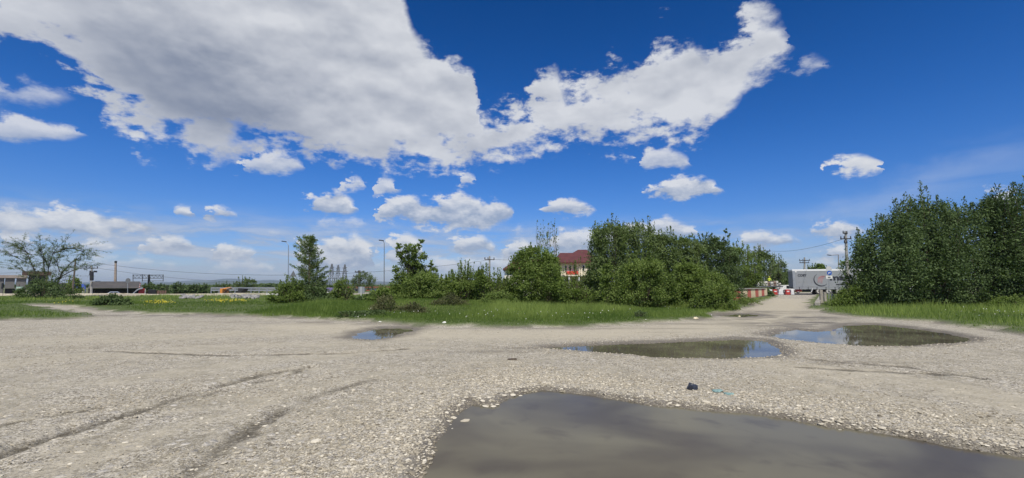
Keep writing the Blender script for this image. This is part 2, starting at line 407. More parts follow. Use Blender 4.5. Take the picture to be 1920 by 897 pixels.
ruts = [
 ([(-250,950),(0,858),(120,816),(250,776),(380,736),(480,706),(585,690)], 0.12, 0.022),
 ([(300,930),(420,842),(520,776),(600,741),(705,712)], 0.12, 0.018),
 ([(-200,850),(0,800),(90,783),(200,765)], 0.05, 0.012),
 ([(220,790),(330,760),(470,722),(560,700)], 0.06, 0.010),
 ([(200,660),(420,668),(640,664),(760,655)], 0.10, 0.008),
 ([(1460,668),(1560,678),(1700,690),(1840,712)], 0.10, 0.010),
 ([(1500,690),(1640,698),(1800,706)], 0.10, 0.008),
]
RUTS = [([P(a, b)[:2] for a, b in L], w, dp) for L, w, dp in ruts]
def clip_near(L):                            # keep world points sane
    return [(x, y) for x, y in L if y > 0.5]
def ground_fields(x, y):
    r = np.hypot(x, y)
    near = sstep(r, 200, 60)
    h = 0.030*(fbm(x*0.55, y*0.55, 3)-0.5) + 0.016*(fbm(x*3.1+9, y*3.1, 3)-0.5)*sstep(r, 40, 18) + 0.010*(fbm(x*11, y*11+3, 2)-0.5)*sstep(r, 16, 8)
    h = h*near + 0.008
    g = np.zeros(x.shape); wet = np.zeros(x.shape); peb = np.zeros(x.shape); rut = np.zeros(x.shape)
    m = r < 320
    xm, ym = x[m], y[m]
    jit = (fbm(xm*1.3, ym*1.3, 3)-0.5)*1.9*sstep(r[m], 5, 25)
    dL = sdf(xm, ym, GL); dR = sdf(xm, ym, GR)
    gm = np.maximum(sstep(dL+jit, 0.25, -0.35), sstep(dR+jit, 0.25, -0.35)); g[m] = gm
    h[m] += gm*0.05 + 0.10*gm*fbm(xm*0.25, ym*0.25, 3)
    h[m] += 0.55*np.exp(-(((xm+5.5)/5.0)**2+((ym-29)/3.5)**2))*gm          # grassy bank by the thicket
    mm = (r < 60) & (y > 0); xm, ym = x[mm], y[mm]; hm = h[mm]; wm = wet[mm]; pm = peb[mm]; rm = rut[mm]
    for L, w, dp in RUTS:
        d = np.abs(dist_line(xm, ym, clip_near(L)) + (fbm(xm*4, ym*4, 3)-0.5)*0.22)
        k = np.exp(-(d/w)**2)*np.clip(fbm(xm*0.9+3, ym*0.9, 2)*2.0+0.05, 0.5, 1)
        hm = hm - 1.5*dp*k + dp*1.2*np.exp(-((d-2.0*w)/(0.7*w))**2); rm = np.maximum(rm, k)
    for i, q in enumerate(PUD):
        s = sdf(xm, ym, q); w = PUD_W[i]
        s = s + (fbm(xm*2.2+i, ym*2.2, 3)-0.5)*w*0.9
        b = sstep(s, w, -w)
        hm = hm*(1-0.8*b) - 0.085*b
        wm = np.maximum(wm, sstep(s, w*1.5+0.12, w*0.2)*0.9)
        if i == 0: pm = np.maximum(pm, sstep(s, 2.4, 0.3))
        elif i < 3: pm = np.maximum(pm, sstep(s, 1.8, 0.3)*0.6)
    # damp dark patches between the puddles and on the track
    for (px, py, ax, ay, k) in ((1510,607,3.0,0.8,1.2),(1470,612,2.0,0.8,.8),(1425,586,2.2,1.6,.9),(1500,596,2.4,1.0,1.0),(1340,608,4.0,.35,.6),(1380,600,3.0,.5,.7),(1440,596,3.2,1.2,.7),(1400,600,5.0,1.0,.5),(1000,653,1.0,.22,.8),(930,660,1.6,.3,.5),(620,605,4,.6,.6),(450,594,6,.6,.8),(700,608,3,.6,.5),(1120,617,6,.25,.5),(1560,680,1.2,.25,.5),(1600,600,5,.3,.5),(1250,624,.9,.15,.4),(300,592,7,.8,.7),(560,604,5,.4,.4),(1480,585,2.5,1.0,.5)):
        cx, cy, _ = P(px, py)
        dd = ((xm-cx)/ax)**2 + ((ym-cy)/ay)**2
        wm = np.maximum(wm, k*np.exp(-dd)*sstep(fbm(xm*1.5, ym*2.4, 3), 0.26, 0.55))
    e_ = np.minimum(np.abs(dist_line(xm, ym, GL[2:40])), np.abs(dist_line(xm, ym, GR[:8])))
    wm = np.maximum(wm, 0.75*sstep(e_, 0.75, 0.15)*sstep(fbm(xm*.8+4, ym*.8, 3), .38, .58)*(ym < 40))
    h[mm] = hm; wet[mm] = wm; peb[mm] = pm; rut[mm] = rm
    # smooth pale, packed strip in front of the verge and on the track
    pale = np.zeros(x.shape)
    line = [P(a, b)[:2] for a, b in ((560,612),(760,626),(950,628),(1120,626),(1280,618),(1400,604),(1450,590),(1470,572),(1480,560))]
    d = dist_line(x[mm], y[mm], line); pm_ = sstep(d, 2.6, 0.6)
    for q, w_, k_ in (([(-200,700),(100,672),(420,652),(800,640)], 0.8, .55), ([(-100,740),(250,712),(560,672),(800,652)], .45, .5), ([(1440,684),(1600,704),(1800,735),(2100,800)], 0.8, .75), ([(1430,705),(1560,730),(1750,765),(1950,815)], .35, .6), ([(60,900),(300,815),(520,745),(760,690)], .25, .5), ([(100,640),(400,628),(640,622)], 1.4, .6)):
        dd = dist_line(x[mm], y[mm], [P(a, b)[:2] for a, b in q]) + (fbm(x[mm]*1.2, y[mm]*1.2, 3)-.5)*w_
        pm_ = np.maximum(pm_, k_*sstep(dd, w_*1.3, w_*.4))
    pale[mm] = pm_
    h = h - 1.25*sstep(y, 63.2, 70)*sstep(x/np.maximum(y, 1), -0.30, -0.45)*(y > 60)
    return h, g, wet, peb, rut, pale
def gz(x, y):
    return float(ground_fields(np.array([float(x)]), np.array([float(y)]))[0][0])

def make_ground():
    az = np.concatenate([np.arange(-180, -60, 4.0), np.arange(-60, 60, 0.19), np.arange(60, 180.1, 4.0)])
    rr = [0.4, 1.0, 1.8]; r = 2.6
    while r < 70: rr.append(r); r *= 1.0082
    while r < 9000: rr.append(r); r *= 1.12
    rr.append(9000.0); rr = np.array(rr); na, nr = len(az), len(rr)
    A, Rr = np.meshgrid(np.radians(az), rr)
    X = (Rr*np.sin(A)).ravel(); Y = (Rr*np.cos(A)).ravel()
    h, g, wet, peb, rut, pale = ground_fields(X, Y)
    V = np.stack([X, Y, h], 1)
    i = np.arange(nr-1)[:, None]*na + np.arange(na-1)[None, :]
    F = np.stack([i, i+1, i+na+1, i+na], -1).reshape(-1, 4)[:, ::-1]
    V = np.vstack([V, [[0, 0, 0]]])
    ext = lambda q: np.append(q, 0)
    m = bpy.data.materials.new('ground'); m.use_nodes = True; T = NT(m.node_tree)
    geo = T.n.new('ShaderNodeNewGeometry').outputs['Position']
    G, WT, PB, RT, PL = (T.attr(k).outputs['Fac'] for k in ('grass', 'wet', 'pebbly', 'rut', 'pale'))
    nA = T.noise(geo, 0.35, 5.0, 0.6); nB = T.noise(geo, 2.6, 6.0, 0.65, 0.4); nC = T.noise(geo, 30.0, 5.0, 0.7)
    dirt = T.mix(T.ss(nA, 0.35, 0.65), (0.268, 0.240, 0.176), (0.362, 0.330, 0.248))
    dirt = T.mix(T.ss(nB, 0.40, 0.62), dirt, (0.46, 0.415, 0.315))
    dirt = T.mix(T.m('MULTIPLY', PL, 0.85), dirt, T.mix(nB, (0.43, 0.385, 0.285), (0.53, 0.480, 0.365)))
    for sc_, off_, lo_, hi_, k_, col_ in ((3.4, 0.0, 0.50, 0.62, 0.45, (0.20, 0.172, 0.125)), (5.0, 7.0, 0.52, 0.60, 0.55, (0.56, 0.515, 0.42)),
            (13.0, 2.0, 0.50, 0.58, 0.80, (0.125, 0.105, 0.075)), (16.0, 5.0, 0.53, 0.60, 0.80, (0.66, 0.61, 0.50)),
            (38.0, 9.0, 0.52, 0.58, 0.70, (0.11, 0.095, 0.07)), (46.0, 4.0, 0.53, 0.59, 0.85, (0.70, 0.65, 0.54))):
        q_ = T.m('MULTIPLY', T.ss(T.noise(T.vm('ADD', geo, (off_, off_*.7, 0.0)), sc_, 3.0, 0.6), lo_, hi_), T.m('MULTIPLY', T.m('MULTIPLY', T.m('SUBTRACT', 1.0, T.m('MULTIPLY', PL, 0.80)), k_), T.m('MAXIMUM', T.ss(T.noise(geo, 0.9, 4.0, 0.6), 0.40, 0.60, 0.35, 1.0), PB)))
        dirt = T.mix(q_, dirt, col_)
    # embedded stones, three sizes
    hgt = T.m('MULTIPLY', nC, 0.5)
    big_m = T.ss(nA, 0.3, 0.6)
    for sc, thr, k in ((8.0, 0.74, 1.0), (22.0, 0.50, 0.95), (55.0, 0.35, 0.85)):
        jitter = T.vm('ADD', geo, T.vm('SCALE', T.comb(nC, nB, 0.0), scale=0.02))
        dd = T.vor(jitter, sc, 'F1', 0); cc = T.vor(jitter, sc, 'F1', 1)
        rnd = T.sep(cc)[0]; rnd2 = T.sep(cc)[1]
        mk = T.m('MULTIPLY', T.ss(dd, 0.42, 0.22), T.m('GREATER_THAN', T.m('ADD', rnd, T.m('MULTIPLY', PB, 0.35)), thr))
        mk = T.m('MULTIPLY', mk, T.m('SUBTRACT', 1.0, T.m('MULTIPLY', PL, 0.75)))
        stone = T.mix(rnd2, (0.24, 0.22, 0.185), (0.66, 0.62, 0.54))
        dirt = T.mix(T.m('MULTIPLY', mk, k*0.85), dirt, stone)
        hgt = T.m('ADD', hgt, T.m('MULTIPLY', T.m('MULTIPLY', mk, T.ss(dd, 0.42, 0.0)), {8.0: 0.45, 22.0: 0.40, 55.0: 0.25}[sc]))
    crumb = T.noise(geo, 16.0, 5.0, 0.8)
    dirt = T.mix(T.m('MULTIPLY', T.ss(RT, 0.15, 0.8), T.ss(crumb, .40, .58, .12, .80)), dirt, (0.125, 0.105, 0.070))
    hgt = T.m('ADD', hgt, T.m('MULTIPLY', T.m('MULTIPLY', RT, crumb), 2.5))
    wetc = T.mix(nB, (0.095, 0.082, 0.062), (0.165, 0.145, 0.115))
    dirt = T.mix(T.m('MULTIPLY', WT, T.ss(nB, 0.30, 0.55, 0.55, 0.95)), dirt, wetc)
    soil = T.mix(nB, (0.075, 0.105, 0.028), (0.13, 0.165, 0.055))
    far = T.m('DIVIDE', T.sep(geo)[1], 1.0)
    soil = T.mix(T.ss(far, 92.0, 200.0), soil, T.mix(nA, (0.09, 0.12, 0.05), (0.20, 0.19, 0.11)))
    # beyond the gravel lot everything that is not road is field
    dist = T.vm('LENGTH', geo)
    n = T.n.new('ShaderNodeVectorMath'); n.operation = 'LENGTH'; T.put(n.inputs[0], geo); dist = n.outputs['Value']
    gmask = T.m('MAXIMUM', G, T.ss(far, 92.0, 97.0))
    c = T.mix(gmask, dirt, soil)
    p = T.n.new('ShaderNodeBsdfPrincipled'); T.put(p.inputs['Base Color'], c)
    T.put(p.inputs['Roughness'], T.lin(WT, 0, 1, 0.92, 0.55)); p.inputs['Specular IOR Level'].default_value = 0.25
    b = T.n.new('ShaderNodeBump'); b.inputs['Strength'].default_value = 1.0; b.inputs['Distance'].default_value = 0.03
    T.put(b.inputs['Height'], hgt); T.l.new(b.outputs[0], p.inputs['Normal'])
    o = T.n.new('ShaderNodeOutputMaterial'); T.l.new(p.outputs[0], o.inputs[0])
    fc = np.array([[na*nr, k+1, k, k] for k in range(0)], np.int32).reshape(-1, 4)
    ob = np_mesh('ground', V, F, m, attrs=dict(grass=ext(g), wet=ext(wet), pebbly=ext(peb), rut=ext(rut), pale=ext(pale)), smooth=True, nper=4)
    return tag(ob, kind='structure')
ground = make_ground()

def water_mat(rough, spec):
    m = bpy.data.materials.new('muddy_water'); m.use_nodes = True; T = NT(m.node_tree)
    geo = T.n.new('ShaderNodeNewGeometry').outputs['Position']
    n = T.noise(geo, 0.55, 3.0, 0.45, 0.6); n2 = T.noise(geo, 2.2, 4.0, 0.5, 0.3)
    c = T.mix(T.ss(n, 0.36, 0.64), (0.098, 0.086, 0.064), (0.172, 0.158, 0.108))
    c = T.mix(T.ss(n2, 0.5, 0.75, 0.0, 0.45), c, (0.075, 0.062, 0.050))
    p = T.n.new('ShaderNodeBsdfPrincipled'); T.put(p.inputs['Base Color'], c)
    p.inputs['Roughness'].default_value = rough; p.inputs['Specular IOR Level'].default_value = spec; p.inputs['IOR'].default_value = 1.33
    b = T.n.new('ShaderNodeBump'); b.inputs['Strength'].default_value = 0.035; b.inputs['Distance'].default_value = 0.01
    T.put(b.inputs['Height'], T.noise(T.vm('MULTIPLY', geo, (1.0, 0.5, 1.0)), 5.0, 3.0, 0.5)); T.l.new(b.outputs[0], p.inputs['Normal'])
    o = T.n.new('ShaderNodeOutputMaterial'); T.l.new(p.outputs[0], o.inputs[0]); return m
WATER = water_mat(0.16, 0.10)          # the near puddle is thick with stirred-up mud
for i, q in enumerate(PUD):
    if i == 1: WATER = water_mat(0.03, 0.13)
    n = len(q); out = []
    area = sum(q[k][0]*q[(k+1) % n][1]-q[(k+1) % n][0]*q[k][1] for k in range(n)); sg = 1 if area > 0 else -1
    off = 0.35 + PUD_W[i]*0.8
    for k in range(n):
        a, b, c = Vector(q[k-1]), Vector(q[k]), Vector(q[(k+1) % n])
        t = (c-a).normalized(); nrm = Vector((t.y, -t.x))*sg; e = b + nrm*off; out.append((e.x, e.y, 0))
    me = bpy.data.meshes.new('puddle'); me.from_pydata(out, [], [tuple(range(n))]); me.update()
    me.materials.append(WATER); o = bpy.data.objects.new('puddle', me); COL.objects.link(o)
    o.location = (0, 0, WATER_Z)
    if me.polygons[0].normal.z < 0: me.flip_normals()
    tag(o, kind='structure')

# ------------------------------------------------------------------ far hills
def hills():
    m = mat('hill_woods', (0.06, 0.085, 0.05), 1.0, var=0.5, vscale=0.002)
    def ridge(name, Y, prof, depth):
        xs = np.linspace(-1.35*Y, 1.35*Y, 240)
        zt = np.interp(xs, [W(a, 530, Y)[0] for a, b in prof], [W(a, b, Y)[2] for a, b in prof])
        zt = zt + (fbm(xs/Y*30+5, xs*0+2, 4)-0.5)*0.006*Y
        zt = np.maximum(zt, 2)
        V = []; n = len(xs)
        for j, (dy, k) in enumerate(((-depth, 0.0), (-depth*0.6, 0.55), (0, 1.0), (depth, -0.02))):
            for i in range(n):
                V.append((xs[i], Y+dy+ 0.1*depth*math.sin(i*1.7+j), zt[i]*k*(1-0.25*(j == 1)*abs(math.sin(i*0.9))) - 0.3*(j in (0, 3))))
        F = [(j*n+i, j*n+i+1, (j+1)*n+i+1, (j+1)*n+i) for j in range(3) for i in range(n-1)]
        o = np_mesh(name, V, F, m, smooth=True, nper=4); tag(o, kind='structure')
    ridge('hills', 7600, [(-600,526),(0,530),(150,531),(280,529),(340,528),(430,524),(520,526),(560,525),(640,528),(700,529),(900,529),(1200,529),(1450,527),(1500,524),(1560,523),(1650,521),(1800,519),(2400,516)], 900)
    ridge('hills', 4200, [(-600,531),(100,533),(300,532),(360,531),(400,528),(440,530),(480,533),(900,533),(1400,533),(2400,531)], 500)
hills()

# ------------------------------------------------------------------ gravel: loose pebbles and single stones
def stone_mat():
    m = bpy.data.materials.new('river_stone'); m.use_nodes = True; T = NT(m.node_tree)
    t = T.attr('tone').outputs['Fac']; geo = T.n.new('ShaderNodeNewGeometry').outputs['Position']
    c = T.mix(T.ss(t, 0.0, 0.5), (0.18, 0.155, 0.110), (0.40, 0.355, 0.265)); c = T.mix(T.ss(t, 0.5, 1.0), c, (0.68, 0.625, 0.50))
    c = T.mix(1.0, c, T.comb(*[T.lin(T.noise(geo, 45.0, 4.0, 0.6), 0.3, 0.7, 0.82, 1.12)]*3), 'MULTIPLY')
    p = T.n.new('ShaderNodeBsdfPrincipled'); T.put(p.inputs['Base Color'], c); p.inputs['Roughness'].default_value = 0.8
    p.inputs['Specular IOR Level'].default_value = 0.3
    o = T.n.new('ShaderNodeOutputMaterial'); T.l.new(p.outputs[0], o.inputs[0]); return m
STONE = stone_mat()
def icosa():
    g = (1+5**.5)/2; v = [(-1,g,0),(1,g,0),(-1,-g,0),(1,-g,0),(0,-1,g),(0,1,g),(0,-1,-g),(0,1,-g),(g,0,-1),(g,0,1),(-g,0,-1),(-g,0,1)]
    f = [(0,11,5),(0,5,1),(0,1,7),(0,7,10),(0,10,11),(1,5,9),(5,11,4),(11,10,2),(10,7,6),(7,1,8),(3,9,4),(3,4,2),(3,2,6),(3,6,8),(3,8,9),(4,9,5),(2,4,11),(6,2,10),(8,6,7),(9,8,1)]
    return np.array(v)/np.hypot(1, g), np.array(f)
def octa():
    return np.array([(1,0,0),(0,1,0),(-1,0,0),(0,-1,0),(0,0,1),(0,0,-1)], float), np.array([(0,1,4),(1,2,4),(2,3,4),(3,0,4),(1,0,5),(2,1,5),(3,2,5),(0,3,5)])
def scatter_pebbles(name, X, Y, S, tone, shape, flat=0.55):
    bv, bf = shape; n = len(X); k = len(bv)
    V = np.repeat(bv[None], n, 0)*(1+RNG.uniform(-.22, .22, (n, k, 1)))
    V[:, :, 0] *= RNG.uniform(0.85, 1.5, (n, 1)); V[:, :, 2] *= RNG.uniform(flat*0.6, flat*1.3, (n, 1))
    a = RNG.uniform(0, 2*np.pi, n); c, s = np.cos(a)[:, None], np.sin(a)[:, None]
    x = V[:, :, 0]*c - V[:, :, 1]*s; y = V[:, :, 0]*s + V[:, :, 1]*c
    tl = RNG.normal(0, 0.22, (n, 1)); z = V[:, :, 2] + x*tl
    h = ground_fields(X, Y)[0]
    V = np.stack([x*S[:, None]+X[:, None], y*S[:, None]+Y[:, None], z*S[:, None]+(h+0.18*S)[:, None]], -1).reshape(-1, 3)
    F = (bf[None]+(np.arange(n)*k)[:, None, None]).reshape(-1, 3)
    o = np_mesh(name, V, F, STONE, attrs=dict(tone=np.repeat(tone, k)), smooth=False)
    return o
def sector(n, r0, r1, pw=1.0):
    r = (RNG.random(n)*(r1**pw-r0**pw)+r0**pw)**(1/pw); a = np.radians(RNG.uniform(-54, 54, n))
    return r*np.sin(a), r*np.cos(a)
def pebbles():
    for name, n, r0, r1, smin, smax, shp, pw in (('gravel', 17000, 3.2, 9.5, 0.011, 0.023, icosa(), 1.6), ('gravel', 70000, 3.2, 10, 0.006, 0.015, octa(), 1.5), ('gravel', 60000, 7.5, 20, 0.011, 0.025, octa(), 0.9)):
        X, Y = sector(n, r0, r1, pw)
        h, g, wet, peb, rut, pale = ground_fields(X, Y)
        keep = RNG.random(n) < np.clip(0.26 + 0.8*peb + 1.1*(fbm(X*0.9, Y*0.9, 3)-0.5) - 0.28*pale - 0.4*rut, 0.03, 1)
        keep &= (g < 0.3) & (h > WATER_Z-0.006)
        X, Y, peb, wet, h = X[keep], Y[keep], peb[keep], wet[keep], h[keep]
        S = smin + (smax-smin)*RNG.random(len(X))**2.6*(0.6+0.8*peb)
        tone = np.clip(RNG.normal(0.50, 0.20, len(X)) + 0.16*peb - 0.45*(1-sstep(h, WATER_Z, WATER_Z+0.022)), 0, 1)
        o = scatter_pebbles(name, X, Y, S, tone, shp)
        tag(o, 'loose grey and cream river gravel strewn over the lot', 'gravel', kind='stuff')
    # single flat stones that can be told apart: parts of the ground
    bv, bf = icosa(); protos = []
    for t in range(10):
        v = bv*(1+RNG.uniform(-.2, .2, (12, 1))); v[:, 2] *= RNG.uniform(.22, .45); v[:, 0] *= RNG.uniform(1.0, 1.5)
        me = bpy.data.meshes.new('stone'); me.from_pydata([tuple(q) for q in v], [], [tuple(int(i) for i in q) for q in bf])
        a = me.attributes.new('tone', 'FLOAT', 'POINT'); tn = (0.95, 0.85, 0.9, 0.75, 0.68, 0.8, 0.6, 1.0, 0.8, 0.7)[t]
        a.data.foreach_set('value', np.full(12, tn, np.float32)); me.materials.append(STONE)
        me.update(); protos.append(me)
    spots = [(468,782,9,0),(498,801,8,7),(545,829,9,1),(592,830,12,7),(420,875,9,5),(360,880,7,0),(235,833,7,7),(262,840,8,9),(103,830,13,1),(297,876,8,6),(132,873,7,0),(70,885,9,1),(150,850,10,3),(245,784,7,9),(170,815,6,1),(378,787,7,0),(520,815,6,0),(623,800,6,1),(615,803,5,0),(470,832,9,3),(445,855,10,4),(590,735,6,7),(400,808,6,1),
        (850,778,10,5),(872,783,13,9),(849,797,4,0),(800,794,8,3),(810,845,5,1),(870,752,6,0),(905,752,9,0),(912,757,11,1),(925,758,10,0),(899,748,7,2),(890,746,8,1),(917,747,7,0),(932,755,6,7),(945,741,9,1),(962,738,10,0),(955,735,8,2),(976,737,7,0),(968,733,6,7),(985,731,6,1),(838,774,7,0),(845,790,5,1),(800,843,5,0),(848,797,5,7),
        (1323,755,14,5),(1550,790,11,3),(1575,792,13,4),(1590,775,9,6),(1560,786,8,0),(1575,799,6,9),(1543,792,8,1),(1600,796,7,0),(1385,766,6,0),(1480,778,6,1),(1640,802,7,0),(1720,812,7,2),(1790,822,8,1),(1850,836,8,0),(1880,838,7,7),(1900,842,9,1),(1395,709,6,8),(1270,757,8,0),(1250,752,7,1)]
    for k in range(225):
        px = random.uniform(10, 1900) if k % 3 else random.uniform(5, 760); py = random.choice((random.uniform(760, 893), random.uniform(700, 790)))
        spots.append((px, py, random.uniform(3.4, 7.5), random.randrange(10)))
    nput = 0
    for qi, (px, py, wpx, t) in enumerate(spots):
        if qi < 67: wpx *= 1.3
        x, y, _ = P(px, py); f = ground_fields(np.array([x]), np.array([y])); z = float(f[0][0])
        if z < WATER_Z - 0.004 and nput > 66: continue
        o = bpy.data.objects.new('stone', protos[t]); COL.objects.link(o)
        sc = wpx/2*y/FPX/1.1
        o.location = (x, y, max(z, WATER_Z-0.008)+sc*0.12); o.rotation_euler = (random.uniform(-.12, .12), random.uniform(-.12, .12), random.uniform(-0.6, 0.6))
        o.scale = (sc, sc*random.uniform(.8, 1.3), sc); o.parent = ground; nput += 1
pebbles()
# ------------------------------------------------------------------ grass
def grass_blades():
    # zones: (polygon, count, height range, near/far extent)
    allV, allT = [], []
    def zone(n, x0, x1, y0, y1, hmin, hmax, w, dens=None, tone=(0.0, 1.0), lean=0.25):
        X = RNG.uniform(x0, x1, n); Y = RNG.uniform(y0**0.5, y1**0.5, n)**2
        ok = np.abs(X) < Y*1.35 + 2
        X, Y = X[ok], Y[ok]
        h, g = ground_fields(X, Y)[:2]
        k = RNG.random(len(X)) < g*(dens(X, Y) if dens else 1)
        X, Y, h, g = X[k], Y[k], h[k], g[k]
        n = len(X); patch = fbm(X*0.22+7, Y*0.22, 4); tall = np.clip(patch*2.2-0.5, 0.25, 1.25)
        edge = np.clip(0.25+0.75*sstep(g, 0.5, 1.0), 0, 1)*np.minimum(1, 0.35+0.65*sstep(np.minimum(-sdf(X, Y, GL), 1e9), 0, 2.0)+0.65*sstep(-sdf(X, Y, GR), 0, 2.0))
        H = (hmin+(hmax-hmin)*RNG.random(n)**1.5)*tall*edge
        a = RNG.uniform(0, 2*np.pi, n); wx, wy = np.cos(a)*w/2, np.sin(a)*w/2
        lx, ly = RNG.normal(0.05, lean, n)*H, RNG.normal(0, lean, n)*H
        V = np.empty((n, 3, 3)); b = h-0.02
        V[:, 0] = np.stack([X-wx, Y-wy, b], 1); V[:, 1] = np.stack([X+wx, Y+wy, b], 1); V[:, 2] = np.stack([X+lx, Y+ly, h+H], 1)
        t = np.clip(0.40*RNG.random(n)+1.7*(patch-0.34)+0.5*(fbm(X*1.1+3, Y*1.1, 2)-0.5), 0, 1); t = np.where(RNG.random(n) < .025, 1.6, t)
        # a darker strip left of the thicket, lighter grass in the middle
        t = np.clip(t - 0.35*sstep(X/Y, -0.22, -0.36)*(Y < 40), 0, 1)
        allV.append(V.reshape(-1, 3)); allT.append(np.repeat(t, 3))
    zone(150000, -14, 13, 15.5, 34, 0.16, 0.60, 0.026)
    zone(60000, -60, -6, 18, 40, 0.10, 0.30, 0.035)
    zone(60000, -95, 10, 34, 66, 0.10, 0.34, 0.06)
    zone(60000, 10, 48, 13, 34, 0.16, 0.60, 0.028)
    zone(16000, 10, 60, 30, 64, 0.15, 0.5, 0.05)
    V = np.vstack(allV); t = np.concatenate(allT); F = np.arange(len(V)).reshape(-1, 3)
    o = np_mesh('grass', V, F, GRASS_M, attrs=dict(tone=t)); tag(o, 'long green grass along the edge of the gravel lot', 'grass', kind='stuff')
grass_blades()

def blobs(name, label, cat, items, material, size, kind='stuff', spread=0.5, n=120, z0=0.2, z1=0.35, group=None):
    """small petals scattered over low patches"""
    Vs = []
    for px, py, rx in items:
        x, y, _ = P(px, py, 0.15); k = int(n)
        X = x+RNG.normal(0, rx, k); Y = y+RNG.normal(0, spread, k); Z = RNG.uniform(z0, z1, k)+ground_fields(X, Y)[0]
        c = np.stack([X, Y, Z], 1)
        for q in range(4):
            pass
        u = RNG.normal(0, 1, (k, 3)); u /= np.linalg.norm(u, axis=1)[:, None]; w = np.cross(u, RNG.normal(0, 1, (k, 3))); w /= np.linalg.norm(w, axis=1)[:, None]
        V = np.stack([c-u*size, c-w*size*.7, c+u*size, c+w*size*.7], 1).reshape(-1, 3); Vs.append(V)
    V = np.vstack(Vs); F = np.arange(len(V)).reshape(-1, 4)
    o = np_mesh(name, V, F, material, nper=4); return tag(o, label, cat, group, kind)
YEL = mat('yellow_petal', (0.75, 0.62, 0.04), 0.6); WPET = mat('white_petal', (0.75, 0.75, 0.68), 0.6)
blobs('yellow_flowers', 'wide patch of bright yellow flowers in the grass below the dark crates', 'flowers', [(293,570,.14),(299,572,.2),(304,573,.14)], YEL, 0.035, n=55, spread=.7)
blobs('yellow_flowers', 'patches of bright yellow flowers in the grass in front of the orange machine', 'flowers', [(410,567,.2),(418,568,.2),(427,568,.2),(444,568,.13),(446,569,.1)], YEL, 0.04, n=45, spread=.7)
blobs('yellow_flowers', 'sparse yellow flowers on the grass below the thin-leaved tree', 'flowers', [(118,570,.3),(127,570,.3)], YEL, 0.035, n=14)
for k in range(1):
    it = [(random.uniform(640, 1310), random.uniform(580, 605), .5) for _ in range(26)] + [(random.uniform(1730, 1900), random.uniform(583, 605), .4) for _ in range(8)]
    blobs('white_flowers', 'tiny white flowers dotted through the long grass', 'flowers', it, WPET, 0.022, n=5, spread=0.8)

# ------------------------------------------------------------------ trees and shrubs
LEAF = 1.3
def leaf_quads(C, D, size, tone):
    """C centres, D long axes"""
    n = len(C); D = D/np.linalg.norm(D, axis=1)[:, None]
    s = np.cross(D, RNG.normal(0, 1, (n, 3))*0.75+np.array([0.0, -0.45, 0.80])); s /= np.linalg.norm(s, axis=1)[:, None]
    L = size*RNG.uniform(0.7, 1.35, (n, 1)); w = L*RNG.uniform(.42, .62, (n, 1))
    V = np.stack([C-D*L*.5, C+s*w*.5, C+D*L*.5, C-s*w*.5], 1).reshape(-1, 3)
    return V, np.repeat(tone, 4)
def tube(pts, r0, r1, n=4):
    V, F = [], []; m = len(pts)
    for j, p in enumerate(pts):
        p = Vector(p); d = (Vector(pts[min(j+1, m-1)])-Vector(pts[max(j-1, 0)]))
        q = d.to_track_quat('Z', 'Y'); r = r0+(r1-r0)*j/(m-1)
        for i in range(n):
            t = 2*math.pi*i/n; V.append(p+q @ Vector((r*math.cos(t), r*math.sin(t), 0)))
    for j in range(m-1):
        for i in range(n): F.append((j*n+i, j*n+(i+1) % n, (j+1)*n+(i+1) % n, (j+1)*n+i))
    return V, F
def bez(a, b, c, t):
    return a*(1-t)**2 + b*2*t*(1-t) + c*t*t
